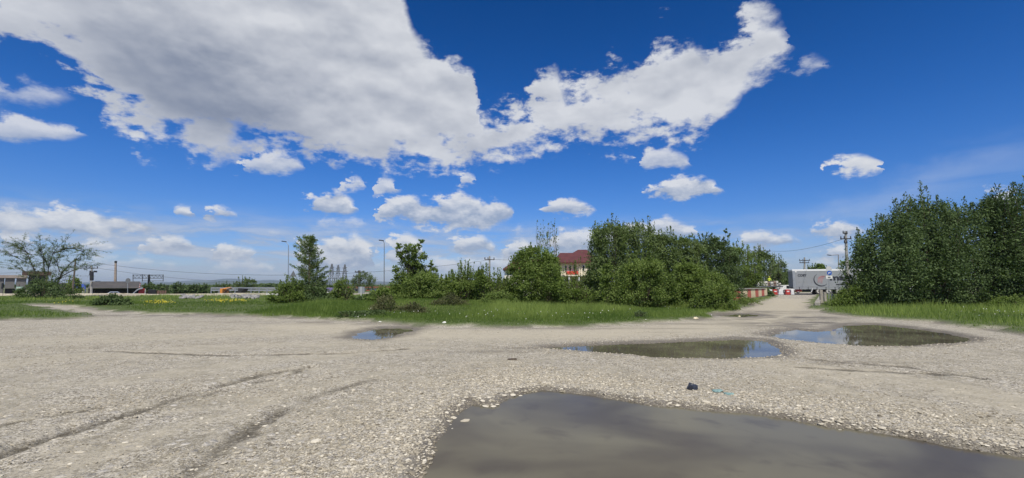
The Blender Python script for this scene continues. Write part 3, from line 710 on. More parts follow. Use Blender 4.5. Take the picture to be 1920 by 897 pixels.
def shrub(name, label, base_px, base_py, prof, nleaf, m=None, size=0.10, shoots=None, depth=None, cat='bush', group=None,
          bark=None, tight=1.0, lean=0.0, low=0.10, tall=0.45, stem=0.03, gap=0.0, Y=None, trunk=0.0, bare=0.0, bsp=0.35, shape='full'):
    m = m or GREEN_L; bark = bark or BARK
    x0, y0, _ = P(base_px, base_py) if Y is None else W(base_px, base_py, Y)
    z0 = gz(x0, y0)
    root = thing(name, label, cat, (x0, y0, z0-0.02), 0, group)
    px = np.array([p[0] for p in prof], float); py = np.array([p[1] for p in prof], float)
    xs = np.array([W(a, b, y0)[0] for a, b in prof])-x0; zs = np.array([W(a, b, y0)[2] for a, b in prof])-z0
    Wd = xs[-1]-xs[0]; depth = depth or Wd*0.55; Hm = zs.max()
    shoots = shoots or int(40+nleaf/110)
    mb = MB(); leaves = []; dirs = []; tones = []
    if shoots is None or shoots > 60: shoots = 60
    n_shoot = int(nleaf*(0.42 if shape == 'full' else 1.0)); per = n_shoot//shoots
    spread = 0.09+0.035*Hm*tight
    xc = (xs[0]+xs[-1])/2; cx = xc; nseg = len(prof)*3
    for i in range(shoots):
        fx = RNG.uniform(0, 1) if i > nseg else (i % nseg+RNG.uniform(.2, .8))/nseg
        x = xs[0]+Wd*fx; e = 2*fx-1
        dy = RNG.normal(0, 0.40)*depth/2*math.sqrt(max(0.05, 1-e*e*0.8))
        top = np.interp(x, xs, zs); edge = i % 3 != 0
        f = (RNG.uniform(0.86, 1.11) if Hm > 3.5 else RNG.uniform(0.84, 1.20)) if edge else RNG.uniform(low+0.2, 0.98)**0.8
        if abs(dy) > depth*0.30: f *= 0.85
        tip = np.array([x, dy, max(top*f, 0.25)])
        b0 = np.array([cx+(x-cx)*bsp + RNG.normal(0, .06), dy*bsp, trunk*Hm*0.8])
        mid = np.array([cx+(x-cx)*0.8, dy*0.8, tip[2]*0.5])
        pts = [bez(b0, mid, tip, t)+RNG.normal(0, 0.008*Hm, 3)*(0 < t < 1) for t in np.linspace(0, 1, 6)]
        V, F = tube([tuple(p) for p in pts], stem*(0.35+0.5*f), 0.003, 3); mb.add(V, F)
        k = int(per*(0.6+0.8*RNG.random()))
        t = RNG.uniform(0.25 if f > .8 else low, 1.0, k)**0.8
        c = bez(b0[None], mid[None], tip[None], t[:, None])
        rad = spread*(1.35-1.2*t)[:, None]
        nt = max(3, k//12); tw = RNG.normal(0, 1, (nt, 3)); idx = RNG.integers(0, nt, k)
        off = tw[idx]*rad*0.8 + RNG.normal(0, 1, (k, 3))*rad*0.4
        if bare: q = RNG.random(k) > bare; c, off, t = c[q], off[q], t[q]
        cc = c+off; cc[:, 2] = np.maximum(cc[:, 2], 0.06+RNG.random(len(cc))*0.2)
        dr = (tip-b0)/np.linalg.norm(tip-b0)
        leaves.append(cc); dirs.append(dr[None]*0.9+off/(rad.mean()+1e-6)*0.5+RNG.normal(0, .55, (len(cc), 3)))
        tones.append(np.clip(RNG.normal(0.45, 0.13, len(cc))+0.40*(RNG.random()-0.5), 0, 1))
    if shape == 'full':                      # leafy sprays filling the crown between the shoots
        per_c = 26; n = int(nleaf*0.62/per_c); X = RNG.uniform(xs[0], xs[-1], n)
        e = 2*(X-xs[0])/Wd-1; half = depth/2*np.sqrt(np.clip(1-0.8*e*e, .1, 1))
        th = RNG.uniform(0, np.pi, n); rad = RNG.random(n)**0.45
        nb_ = max(6, n//14); bx = RNG.uniform(xs[0], xs[-1], nb_); bk = RNG.integers(0, nb_, n)
        X = np.clip(bx[bk]+RNG.normal(0, 0.035*Wd+0.06, n), xs[0], xs[-1]); e = 2*(X-xs[0])/Wd-1; half = depth/2*np.sqrt(np.clip(1-0.8*e*e, .1, 1))
        th = RNG.uniform(0.25, np.pi, nb_)[bk]+RNG.normal(0, .13, n); rad = RNG.uniform(.6, 1.15, nb_)[bk]*RNG.uniform(.8, 1.05, n)
        top = np.interp(X, xs, zs)*RNG.uniform(.84, 1.0, nb_)[bk]
        zz = top*(low*0.35+(1-low*0.35)*(0.5-0.5*np.cos(th))*1.0); zz = np.where(RNG.random(n) < .22, top*RNG.uniform(low*.4, .98, n), zz)
        yy = -np.abs(np.sin(th))*half*rad; yy = np.where(RNG.random(n) < .33, -yy, yy)
        zz = np.where(np.abs(yy) > half*.6, zz*.9, zz)
        C = np.stack([X, yy, zz], 1); rs = (0.17+0.028*Hm)*RNG.uniform(.5, 1.15, n)
        off = RNG.normal(0, 1, (n, per_c, 3)); off[:, :, 2] *= .62
        off *= rs[:, None, None]*.75; cc = (C[:, None]+off).reshape(-1, 3); cc[:, 2] = np.maximum(cc[:, 2], .05)
        d0 = np.repeat(RNG.normal(0, 1, (n, 3))+np.array([0, -.4, .5]), per_c, 0)+RNG.normal(0, .7, (n*per_c, 3))
        leaves.append(cc); dirs.append(d0)
        tones.append(np.clip(np.repeat(RNG.normal(.45, .16, nb_)[bk]+RNG.normal(0, .1, n), per_c)+RNG.normal(0, .10, n*per_c), 0, 1))
    if trunk:
        V, F = tube([(0, 0, -0.05), (RNG.normal(0, .05), 0, trunk*Hm*0.4), (0, 0, trunk*Hm*0.85)], stem*3.2, stem*2.2, 7); mb.add(V, F)
    mb2 = mb.build('trunk' if trunk else 'branches', bark, root)
    V, t = leaf_quads(np.vstack(leaves), np.vstack(dirs), size*LEAF, np.concatenate(tones))
    np_mesh('crown', V, np.arange(len(V)).reshape(-1, 4), m, root, attrs=dict(tone=t), nper=4)
    return root
def clump_tree(name, label, base_px, base_py, clumps, nleaf, m=None, size=0.12, cat='tree', Y=None, stem=0.09, group=None, stretch=1.0):
    x0, y0, _ = P(base_px, base_py) if Y is None else W(base_px, base_py, Y)
    z0 = gz(x0, y0); root = thing(name, label, cat, (x0, y0, z0-0.02), 0, group)
    mb = MB(); L, D, Tn = [], [], []
    area = sum(c[2]**2 for c in clumps); hub = None
    cs = [(np.array(W(a, b, y0))-np.array([x0, y0, z0]), r*y0/FPX) for a, b, r in clumps]
    zmin = min(c[0][2]-c[1] for c in cs); zmax = max(c[0][2] for c in cs)
    V, F = tube([(0, 0, -.05), (0.03, 0.02, zmin*.5+.1), (0.0, 0, zmin+.35*(zmax-zmin)), (cs[0][0][0]*0.6, 0, zmax*0.9)], stem, stem*.25, 7); mb.add(V, F)
    for c, r in cs:
        c = c.copy(); c[1] = RNG.normal(0, 0.35)*(abs(zmax)*0.18)
        s = np.array([0, 0, max(0.2, c[2]*0.55)])
        V, F = tube([tuple(s), tuple((s+c)/2+np.array([0, 0, -0.05])), tuple(c+np.array([0, 0, r*.6]))], stem*.4, .008, 4); mb.add(V, F)
        k = int(nleaf*r*r/sum(q[1]**2 for q in cs)); nt = max(5, k//16)
        tw = RNG.normal(0, 1, (nt, 3)); tw /= np.linalg.norm(tw, axis=1)[:, None]; tw *= RNG.uniform(.35, 1.0, (nt, 1)); idx = RNG.integers(0, nt, k)
        off = (tw[idx]+RNG.normal(0, .16, (k, 3)))*r; off[:, 2] *= stretch
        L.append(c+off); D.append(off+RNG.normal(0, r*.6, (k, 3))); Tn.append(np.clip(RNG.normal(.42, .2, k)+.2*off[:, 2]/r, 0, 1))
    mb.build('trunk', BARK, root)
    V, t = leaf_quads(np.vstack(L), np.vstack(D), size, np.concatenate(Tn))
    np_mesh('crown', V, np.arange(len(V)).reshape(-1, 4), m or GREEN_L, root, attrs=dict(tone=t), nper=4)
    return root
def cone_tree(name, label, base_px, base_py, prof, nbr, nleaf, m, size=0.11):
    """upright tree whose leafy side branches stick out like spikes; prof = (py, left px, right px)"""
    x0, y0, _ = P(base_px, base_py); z0 = gz(x0, y0); root = thing(name, label, 'tree', (x0, y0, z0-.02))
    zs = np.array([W(base_px, a, y0)[2]-z0 for a, _, _ in prof])[::-1]; wl = np.array([x0-W(b, a, y0)[0] for a, b, _ in prof])[::-1]; wr = np.array([W(c, a, y0)[0]-x0 for a, _, c in prof])[::-1]
    H = zs.max(); mb = MB(); V, F = tube([(0, 0, -.05), (.04, 0, H*.35), (0, 0, H*.7), (.02, 0, H*.99)], .10, .012, 7); mb.add(V, F)
    L, D, Tn = [], [], []; per = nleaf//nbr
    for i in range(nbr):
        z = H*(0.06+0.94*(i/nbr)); a = RNG.uniform(0, 2*math.pi) if i % 3 else RNG.choice([0, math.pi])+RNG.normal(0, .3)
        lw = np.interp(z, zs, wr if math.cos(a) > 0 else wl)*RNG.uniform(.65, 1.4)
        up = 0.25+0.55*z/H
        tip = np.array([math.cos(a)*lw, math.sin(a)*lw, min(z+lw*up, H*1.0)]); s = np.array([0, 0, z])
        mid = (s+tip)/2+np.array([0, 0, -0.08*lw])
        V, F = tube([tuple(bez(s, mid, tip, t)) for t in (0, .33, .66, 1)], .022, .005, 3); mb.add(V, F)
        k = int(per*(0.35+lw/1.0)); t = RNG.uniform(.12, 1, k)
        c = bez(s[None], mid[None], tip[None], t[:, None]); off = RNG.normal(0, 1, (k, 3))*(0.055+0.10*(1-t))[:, None]
        L.append(c+off); D.append((tip-s)[None]/lw+off*3+RNG.normal(0, .35, (k, 3))); Tn.append(np.clip(RNG.normal(.5, .22, k), 0, 1))
    mb.build('trunk', BARK, root); V, t = leaf_quads(np.vstack(L), np.vstack(D), size, np.concatenate(Tn))
    np_mesh('crown', V, np.arange(len(V)).reshape(-1, 4), m, root, attrs=dict(tone=t), nper=4); return root
def sparse_tree(name, label, base_px, base_py, limbs, m, size, nleaf, stem=0.12, sub=5, cat='tree'):
    """open tree: drawn limbs (pixel polylines), fine twigs and a thin haze of small leaves"""
    x0, y0, _ = P(base_px, base_py); z0 = gz(x0, y0); root = thing(name, label, cat, (x0, y0, z0-.02))
    mb = MB(); ends = []
    for L in limbs:
        yo = RNG.normal(0, 0.5); pts = []
        for j, (a, b) in enumerate(L):
            w = W(a, b, y0); pts.append(np.array([w[0]-x0, yo*j/len(L)*1.5, w[2]-z0]))
        r = stem*(0.55 if len(pts) < 4 else 1)
        V, F = tube([tuple(p) for p in pts], r, .02, 5); mb.add(V, F)
        for j in range(1, len(pts)):
            for q in range(sub):
                t = RNG.random(); s = pts[j-1]*(1-t)+pts[j]*t; d = (pts[j]-pts[j-1]); d /= np.linalg.norm(d)
                ln = RNG.uniform(.5, 1.5); e = s+(d*0.7+RNG.normal(0, .6, 3)*np.array([1, 1, .45])+np.array([0, 0, .12]))*ln
                V, F = tube([tuple(s), tuple((s+e)/2+np.array([0, 0, .06])), tuple(e)], .016, .005, 3); mb.add(V, F); ends.append((s, e))
                for u in range(3):
                    t2 = RNG.uniform(.3, 1); s2 = s*(1-t2)+e*t2; e2 = s2+((e-s)/ln*.5+RNG.normal(0, .5, 3)*np.array([1, 1, .4]))*RNG.uniform(.3, .8)
                    V, F = tube([tuple(s2), tuple(e2)], .010, .004, 3); mb.add(V, F); ends.append((s2, e2))
    mb.build('trunk', BARK_D, root)
    k = nleaf; idx = RNG.integers(0, len(ends), k); S = np.array([a for a, b in ends])[idx]; E = np.array([b for a, b in ends])[idx]
    t = RNG.uniform(.2, 1.05, (k, 1)); C = S*(1-t)+E*t+RNG.normal(0, .07, (k, 3))
    V, t = leaf_quads(C, RNG.normal(0, 1, (k, 3)), size, RNG.random(k))
    np_mesh('crown', V, np.arange(len(V)).reshape(-1, 4), m, root, attrs=dict(tone=t), nper=4); return root

# far trees
shrub('tree', 'dark round tree left of the distant hills, behind the brown crates', 335, 551, [(318,545),(326,532),(335,528),(345,532),(352,545)], 2600, GREEN_D, 0.35, cat='tree', Y=115, stem=.08, group='trees beyond the road')
shrub('tree', 'low dark tree between two others beyond the road kerb', 365, 551, [(348,545),(356,536),(365,534),(376,536),(382,546)], 2200, GREEN_D, 0.35, cat='tree', Y=118, stem=.08, group='trees beyond the road')
shrub('tree', 'dark tree at the right end of the low clump left of the orange machine', 384, 551, [(374,545),(380,533),(386,534),(392,540),(396,549)], 1800, GREEN_D, 0.35, cat='tree', Y=116, stem=.08, group='trees beyond the road')
shrub('tree', 'dark tree under the left half of the metal gantry', 280, 548, [(266,546),(273,534),(283,531),(292,535),(298,546)], 2000, GREEN_D, 0.35, cat='tree', Y=112, stem=.08, group='trees beyond the road')
shrub('tree', 'low dark tree under the right end of the metal gantry', 303, 549, [(292,548),(298,536),(308,532),(316,540),(322,549)], 1600, GREEN_D, 0.35, cat='tree', Y=116, stem=.08, group='trees beyond the road')
shrub('tree', 'tall rounded light green tree behind the folded orange machine', 462, 549, [(425,545),(436,533),(448,526),(458,519),(468,518),(478,524),(486,532),(494,546)], 5000, GREEN_P, 0.26, cat='tree', Y=100, stem=.08, depth=6)
shrub('tree', 'lower pale tree left of the tall rounded light green one', 415, 549, [(395,545),(402,535),(415,530),(428,532),(436,545)], 2600, GREEN_P, 0.26, cat='tree', Y=108, stem=.07, depth=5)
shrub('tree', 'small green tree behind the leaning utility pole', 138, 546, [(120,542),(126,526),(131,517),(137,522),(144,520),(150,532),(152,544)], 2000, GREEN_L, 0.28, cat='tree', Y=92, stem=.06)
for k, (a, h) in enumerate(((492,542),(503,537),(515,539),(527,541))):
    pass
o = None
def wood(name, label, Y, prof, n, size, m):
    xs = [W(a, b, Y)[0] for a, b in prof]; zs = [W(a, b, Y)[2] for a, b in prof]
    X = RNG.uniform(xs[0], xs[-1], n); top = np.interp(X, xs, zs)*(0.75+.35*fbm(X*.12, X*0+3, 3))
    Z = top*RNG.random(n)**0.6; Yy = Y+RNG.uniform(-6, 6, n)
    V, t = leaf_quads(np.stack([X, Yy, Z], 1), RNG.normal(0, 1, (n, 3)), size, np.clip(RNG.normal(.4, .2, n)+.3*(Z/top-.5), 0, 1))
    o = np_mesh(name, V, np.arange(len(V)).reshape(-1, 4), m, attrs=dict(tone=t), nper=4); tag(o, label, 'woods', kind='stuff')
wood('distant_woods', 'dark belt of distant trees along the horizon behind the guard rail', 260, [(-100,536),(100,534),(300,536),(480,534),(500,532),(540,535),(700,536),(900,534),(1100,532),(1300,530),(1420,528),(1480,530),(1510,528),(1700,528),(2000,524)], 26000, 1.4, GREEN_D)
shrub('tree', 'rounded green tree rising behind the trailer roof', 1530, 548, [(1503,520),(1510,507),(1520,500),(1532,495),(1543,497),(1550,505),(1556,520)], 3500, GREEN_L, 0.38, cat='tree', Y=120, stem=.1, depth=9)
shrub('tree', 'dark tree behind the red and white barriers', 1468, 548, [(1448,530),(1455,512),(1465,507),(1476,508),(1484,510),(1492,525)], 3000, GREEN_D, 0.32, cat='tree', Y=98, stem=.1, depth=6)
shrub('tree', 'bushy tree behind the thick pole beside the trailer', 1592, 548, [(1572,520),(1577,500),(1583,492),(1592,490),(1600,480),(1610,500)], 2500, GREEN_L, 0.26, cat='tree', Y=84, stem=.08, depth=5)
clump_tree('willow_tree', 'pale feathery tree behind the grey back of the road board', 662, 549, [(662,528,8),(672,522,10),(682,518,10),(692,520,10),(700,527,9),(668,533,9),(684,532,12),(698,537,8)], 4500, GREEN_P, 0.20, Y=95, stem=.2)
# left side
sparse_tree('tree', 'wide open tree with bare dark limbs and few leaves at the far left', 92, 560,
    [[(98,558),(104,535),(112,510),(128,492),(150,478)],[(90,558),(88,530),(92,500),(100,475),(112,460)],[(84,558),(78,530),(66,500),(60,478),(50,458)],
     [(80,556),(66,530),(44,508),(18,494)],[(88,530),(80,505),(76,480),(68,458)],[(104,535),(112,518),(134,505),(152,500)],[(92,500),(86,480),(92,462)],[(66,500),(48,488),(30,476)],[(100,475),(122,466),(136,466),(150,472)],[(60,478),(44,470),(34,462)],[(112,510),(108,490),(118,474)]],
    GREEN_P, 0.10, 15000, 0.085, sub=8)
shrub('bush', 'dense dark bush round the foot of the open tree at the far left', 95, 562, [(44,554),(52,540),(62,530),(74,524),(86,522),(97,526),(108,530),(120,535),(132,547),(138,557)], 7000, GREEN_D, 0.12, depth=3)
shrub('bush', 'small rounded bush alone in the lawn below the silver car', 212, 575, [(183,570),(190,560),(200,555),(212,552),(225,555),(235,560),(241,571)], 4200, GREEN_D, 0.10, depth=1.6, stem=.015)
shrub('bush', 'little bush on the pale bank right of the open tree', 147, 563, [(138,560),(143,552),(150,551),(156,561)], 900, GREEN_D, 0.10, depth=.7, stem=.012)
# centre, left to right
cone_tree('tree', 'tall pointed tree with spiky side branches next to the left street lamp', 577, 569,
    [(443,571,587),(455,566,590),(470,560,593),(480,556,598),(495,560,604),(510,556,606),(525,552,608),(540,545,608),(560,540,606)], 100, 9000, GREEN_W, 0.12)
shrub('bush', 'broad bush hugging the left foot of the tall pointed tree', 545, 570, [(508,560),(516,545),(528,530),(545,524),(560,528),(572,540),(582,560)], 8500, GREEN_L, 0.11, depth=2.4)
shrub('bush', 'dark bush hugging the right foot of the tall pointed tree', 590, 570, [(570,550),(580,532),(592,528),(602,535),(610,545),(620,562)], 6000, GREEN_D, 0.11, depth=2)
shrub('bush', 'upright bush in front of the pylons with a bright green top', 641, 568, [(620,558),(626,540),(632,530),(640,521),(648,519),(654,526),(661,538),(666,556)], 5000, GREEN_B, 0.10, depth=1.8)
shrub('bush', 'small bush beside the foot of the right street lamp', 712, 580, [(692,566),(698,550),(706,542),(715,536),(724,540),(735,555)], 3800, GREEN_L, 0.09, depth=1.6)
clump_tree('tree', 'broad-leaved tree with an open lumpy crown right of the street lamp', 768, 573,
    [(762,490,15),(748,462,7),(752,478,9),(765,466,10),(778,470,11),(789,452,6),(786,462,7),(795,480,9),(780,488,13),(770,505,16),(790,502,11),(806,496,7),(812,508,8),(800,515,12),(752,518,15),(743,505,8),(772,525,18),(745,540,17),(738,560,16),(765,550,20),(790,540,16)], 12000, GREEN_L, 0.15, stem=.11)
shrub('bush', 'bright leafy bush in front of the lumpy-crowned tree', 790, 578, [(745,545),(758,528),(772,515),(790,508),(808,512),(825,518),(838,535),(848,560)], 13000, GREEN_B, 0.10, depth=2.6)
shrub('bush', 'spiky-topped bush left of the slender pole with a crossbar', 868, 576, [(832,545),(838,520),(848,505),(855,512),(862,495),(870,500),(876,493),(884,505),(892,498),(900,515),(908,540)], 10500, GREEN_L, 0.10, depth=2.6)
shrub('bush', 'loose bush with arching stems around the slender pole', 922, 578, [(888,540),(893,515),(900,498),(910,502),(920,510),(932,508),(944,518),(955,525),(962,545)], 5200, GREEN_L, 0.10, depth=2.2)
shrub('bush', 'low dense bush at the foot of the arching stems', 935, 582, [(895,572),(905,558),(920,548),(935,545),(950,548),(962,556),(970,572)], 5200, GREEN_B, 0.09, depth=1.6)
shrub('bush', 'big rounded bush in front of the cream house', 1002, 578, [(956,555),(955,515),(953,494),(960,482),(976,472),(990,466),(1005,463),(1020,465),(1034,474),(1046,490),(1052,515),(1058,545)], 26000, GREEN_L, 0.10, depth=3.4)
shrub('poplar', 'thin half-bare poplar rising above the big rounded bush', 1028, 572, [(1003,440),(1008,418),(1016,430),(1026,414),(1034,412),(1042,420),(1048,445)], 1500, GREEN_W, 0.12, shoots=24, depth=1.2, cat='tree', tall=.6, low=.3, stem=.05, tight=.35, bare=.5, bsp=.75, shape='shoots')
shrub('bush', 'low bush in front of the house between the two tall thickets', 1090, 578, [(1050,560),(1060,548),(1072,542),(1088,538),(1102,540),(1116,548),(1128,560)], 7000, GREEN_L, 0.09, depth=1.8)
shrub('willow_shrub', 'tall spiky willow bush at the left end of the tall thicket', 1135, 572, [(1102,500),(1106,465),(1112,440),(1120,420),(1128,425),(1140,412),(1150,420),(1160,418),(1172,432)], 22000, GREEN_W, 0.12, depth=3, cat='tree', stem=.04)
shrub('willow_shrub', 'willow bush with dense upright shoots, second from the left in the tall thicket', 1200, 570, [(1160,440),(1170,418),(1182,424),(1192,416),(1205,424),(1216,418),(1228,432),(1240,436)], 22000, GREEN_W, 0.12, depth=3, cat='tree', stem=.04)
shrub('willow_shrub', 'dark willow bush in the middle of the tall thicket', 1272, 570, [(1232,445),(1240,432),(1252,436),(1262,442),(1275,436),(1288,446),(1300,444),(1314,452)], 22000, GREEN_W, 0.12, depth=3, cat='tree', stem=.04)
shrub('willow_shrub', 'dark bush at the right end of the tall thicket under the sapling', 1338, 568, [(1298,462),(1310,446),(1322,444),(1332,452),(1345,442),(1356,450),(1368,458),(1382,475)], 22000, GREEN_D, 0.12, depth=3, cat='tree', stem=.04)
clump_tree('sapling', 'slim young tree with big leaves sticking out above the thicket', 1356, 566, [(1357,434,4),(1363,441,4),(1356,448,4),(1350,446,3),(1360,455,5),(1342,452,4),(1338,460,5),(1354,463,6)], 800, GREEN_L, 0.17, stem=.05)
shrub('sapling', 'thin light green sapling in front of the spiky willow', 1144, 580, [(1128,545),(1132,510),(1140,492),(1148,500),(1155,530)], 1800, GREEN_B, 0.13, depth=.8, shoots=10, stem=.02)
shrub('bush', 'wide light green bush in front of the left half of the thicket', 1200, 580, [(1148,545),(1160,515),(1172,495),(1190,482),(1208,476),(1225,482),(1242,492),(1258,520),(1266,550)], 20000, GREEN_B, 0.10, depth=3)
shrub('bush', 'medium green bush in front of the right half of the thicket', 1290, 578, [(1245,550),(1258,520),(1272,500),(1290,492),(1310,500),(1325,520),(1338,550)], 14000, GREEN_L, 0.10, depth=2.6)
shrub('bush', 'yellowish bush growing over the near end of the striped wall', 1352, 583, [(1300,572),(1310,550),(1322,532),(1337,526),(1352,533),(1362,546),(1370,562),(1378,576)], 9500, GREEN_B, 0.09, depth=1.6)
shrub('tree', 'tree standing behind the striped wall, next to the thicket', 1395, 554, [(1352,500),(1362,475),(1375,460),(1388,456),(1400,465),(1412,470),(1422,485),(1428,505)], 11000, GREEN_L, 0.17, cat='tree', Y=63, stem=.05)
shrub('tree', 'tree with thin top twigs around the double crossarm pole', 1425, 549, [(1396,505),(1402,485),(1412,470),(1424,464),(1436,472),(1446,480),(1452,500)], 8000, GREEN_W, 0.2, cat='tree', Y=84, stem=.05)
shrub('tree', 'last small tree of the row before the barriers', 1455, 549, [(1436,515),(1441,492),(1448,478),(1456,482),(1464,476),(1470,492),(1473,515)], 4500, GREEN_W, 0.2, cat='tree', Y=86, stem=.05)
shrub('bush', 'dark little bush at the far end of the striped wall', 1440, 561, [(1430,558),(1434,545),(1440,540),(1446,546),(1452,558)], 1500, GREEN_D, 0.13, Y=60)
for a, b, w_, n_, l_ in ((1345,584,22,1500,'ragged weeds at the foot of the striped wall'), (1400,573,26,1500,'low weeds along the bottom of the striped wall'), (660,600,26,1500,'dark reddish weeds at the left edge of the thicket'), (700,598,22,1700,'dark leafy weed clump standing in the long grass'), (1200,600,12,500,'single dark weed in the middle of the bright grass')):
    shrub('weed', l_, a, b, [(a-w_, b-5), (a-w_*.5, b-13), (a, b-17), (a+w_*.5, b-12), (a+w_, b-4)], n_, GREEN_D if 'dark' in l_ else GREEN_L, 0.055, cat='weeds', depth=.8, stem=.006)
for a, b, w_, h_, l_ in ((725,592,30,42,'brownish dry bush below the street lamp'), (775,592,24,26,'dry brown weeds below the bright bush'), (845,585,34,36,'tall seeding weeds on the grassy bank')):
    shrub('weed', l_, a, b, [(a-w_, b-h_*.3), (a-w_*.5, b-h_*.8), (a, b-h_), (a+w_*.5, b-h_*.75), (a+w_, b-h_*.25)], 3800, WEED, 0.06, cat='weeds', depth=1.2, stem=.006)
for a_, lst, col_ in ((690, [(672,562),(690,548),(710,545),(735,540),(760,535),(790,530)], GREEN_D), (800, [(770,560),(790,532),(815,520),(840,524),(865,518),(885,530)], GREEN_L), (905, [(860,560),(880,525),(900,520),(925,528),(950,520),(975,530)], GREEN_D), (1060, [(1020,560),(1035,520),(1050,512),(1062,522),(1080,530),(1105,528),(1130,520),(1150,560)], GREEN_L)):
    shrub('bush', {690: 'low dark bush filling the belt behind the dry brown weeds', 800: 'bush filling the belt between the bright bush and the spiky-topped bush', 905: 'dark bush filling the belt behind the slender pole foot', 1060: 'broad bush filling the belt below the cream house front'}[a_], a_, 569, lst, 9500, col_, 0.12, depth=2.4)
shrub('bush', 'thin leggy shrub with bare twigs in front of the cream house front', 1082, 572, [(1050,510),(1062,488),(1075,496),(1090,484),(1104,492),(1116,480)], 1500, GREEN_L, 0.09, shoots=26, depth=1.0, stem=.03, tight=.8, shape='shoots')
shrub('bush', 'broad light bush joining the thicket to the yellowish bush by the wall', 1305, 577, [(1262,545),(1275,515),(1292,505),(1310,500),(1328,506),(1345,515),(1362,528),(1372,550)], 15000, GREEN_B, 0.10, depth=2.0, Y=32)
# right-hand side
shrub('bush', 'light green bush in front of the trailer and the bent white rails', 1590, 578, [(1566,569),(1574,556),(1583,545),(1592,534),(1602,520),(1614,512),(1628,525),(1645,555)], 8000, GREEN_L, 0.085, depth=2)
shrub('tree', 'dark tree with a spiky outline at the left end of the right-hand trees', 1645, 578, [(1600,556),(1604,520),(1607,484),(1612,462),(1622,440),(1634,420),(1646,404),(1658,402),(1668,390),(1678,396),(1688,384),(1700,396)], 32000, GREEN_D, 0.11, cat='tree', depth=4.2, stem=.05)
shrub('tree', 'dark tree with the two tallest thin tips, second of the right-hand trees', 1732, 577, [(1678,398),(1692,384),(1703,364),(1711,384),(1722,368),(1734,386),(1750,378),(1764,392),(1776,384),(1790,400)], 32000, GREEN_D, 0.11, cat='tree', depth=4.2, stem=.05)
shrub('tree', 'dark tree in the dip of the crown line among the right-hand trees', 1822, 576, [(1748,402),(1766,386),(1784,392),(1800,382),(1815,390),(1828,382),(1842,384),(1856,368),(1874,372),(1895,380)], 34000, GREEN_D, 0.11, cat='tree', depth=4.2, stem=.05, low=.18)
shrub('tree', 'tallest broad tree at the right edge of the photo', 1912, 577, [(1848,392),(1860,372),(1875,364),(1890,352),(1908,348),(1925,342),(1950,340),(1980,352)], 30000, GREEN_D, 0.12, cat='tree', depth=4.4, stem=.06, low=.3, trunk=.22)
shrub('tree', 'tree partly cut off by the right edge of the photo', 2010, 578, [(1950,400),(1965,360),(1990,345),(2030,340),(2070,350),(2095,400)], 14000, GREEN_D, 0.13, cat='tree', depth=4.4, stem=.06, low=.3)
shrub('bush', 'light green undergrowth at the foot of the right-edge tree', 1900, 582, [(1850,576),(1865,562),(1880,555),(1900,552),(1925,556),(1950,570)], 4500, GREEN_B, 0.08, depth=1.4, stem=.012)
# ------------------------------------------------------------------ cross road and roadside
def sheet(name, pts, z, material, kind='structure', label=None, cat=None):
    me = bpy.data.meshes.new(name); me.from_pydata([(x, y, z) for x, y in pts], [], [tuple(range(len(pts)))]); me.update()
    if me.polygons[0].normal.z < 0: me.flip_normals()
    me.materials.append(material); o = bpy.data.objects.new(name, me); COL.objects.link(o); tag(o, label, cat, None, kind); return o
ASPH = mat('asphalt', (0.075, 0.073, 0.072), 0.9, var=0.25, vscale=0.5, bump=0.3, dirt=(0.13, 0.12, 0.105))
BANK = mat('dry_bank', (0.40, 0.35, 0.26), 0.95, var=0.3, vscale=0.8, dirt=(0.25, 0.21, 0.15))
def road_z(x, y): return 0.02-1.25*float(sstep(np.array(x/y), -0.30, -0.45))
rxs = [-240, -180, -120, -80]+list(range(-60, -10, 3))+[0, 60, 240]
V = [(x, y, road_z(x, 75.0)+.01) for x in rxs for y in (69.5, 82)]
o = np_mesh('road', V, [(2*i, 2*i+2, 2*i+3, 2*i+1) for i in range(len(rxs)-1)], ASPH, nper=4); tag(o, kind='structure')
ORG = [0, 0, 0]; ROT = [0.0]
def L(px, py, Y, dy=0.0):                   # measured pixel -> local point on the thing's own front plane (Y - origin = offset behind it)
    d = ray(px, py); nx, ny = -math.sin(ROT[0]), math.cos(ROT[0]); off = (Y-ORG[1])+dy
    t = (off+ORG[0]*nx+ORG[1]*ny)/(d[0]*nx+d[1]*ny); x, y = d[0]*t-ORG[0], d[1]*t-ORG[1]
    return (x*ny-y*nx, x*nx+y*ny, EYE+d[2]*t-ORG[2])
def px_box(mb, x0, x1, y0, y1, Y, dep, z0=None):
    """box whose front face covers measured x0..x1, y0(top)..y1(bottom)"""
    a = L(x0, y1, Y); b = L(x1, y0, Y); zb = a[2] if z0 is None else z0-ORG[2]
    mb.box(((a[0]+b[0])/2, a[1]+dep/2, (zb+b[2])/2), (b[0]-a[0], dep, b[2]-zb)); return mb
def at(px, py, Y, label, name, cat, group=None, face=False):
    w = W(px, py, Y); ORG[:] = [w[0], w[1], 0.0]; ROT[0] = -math.atan2(w[0], w[1]) if face else 0.0
    return thing(name, label, cat, (w[0], w[1], 0.0), ROT[0], group)

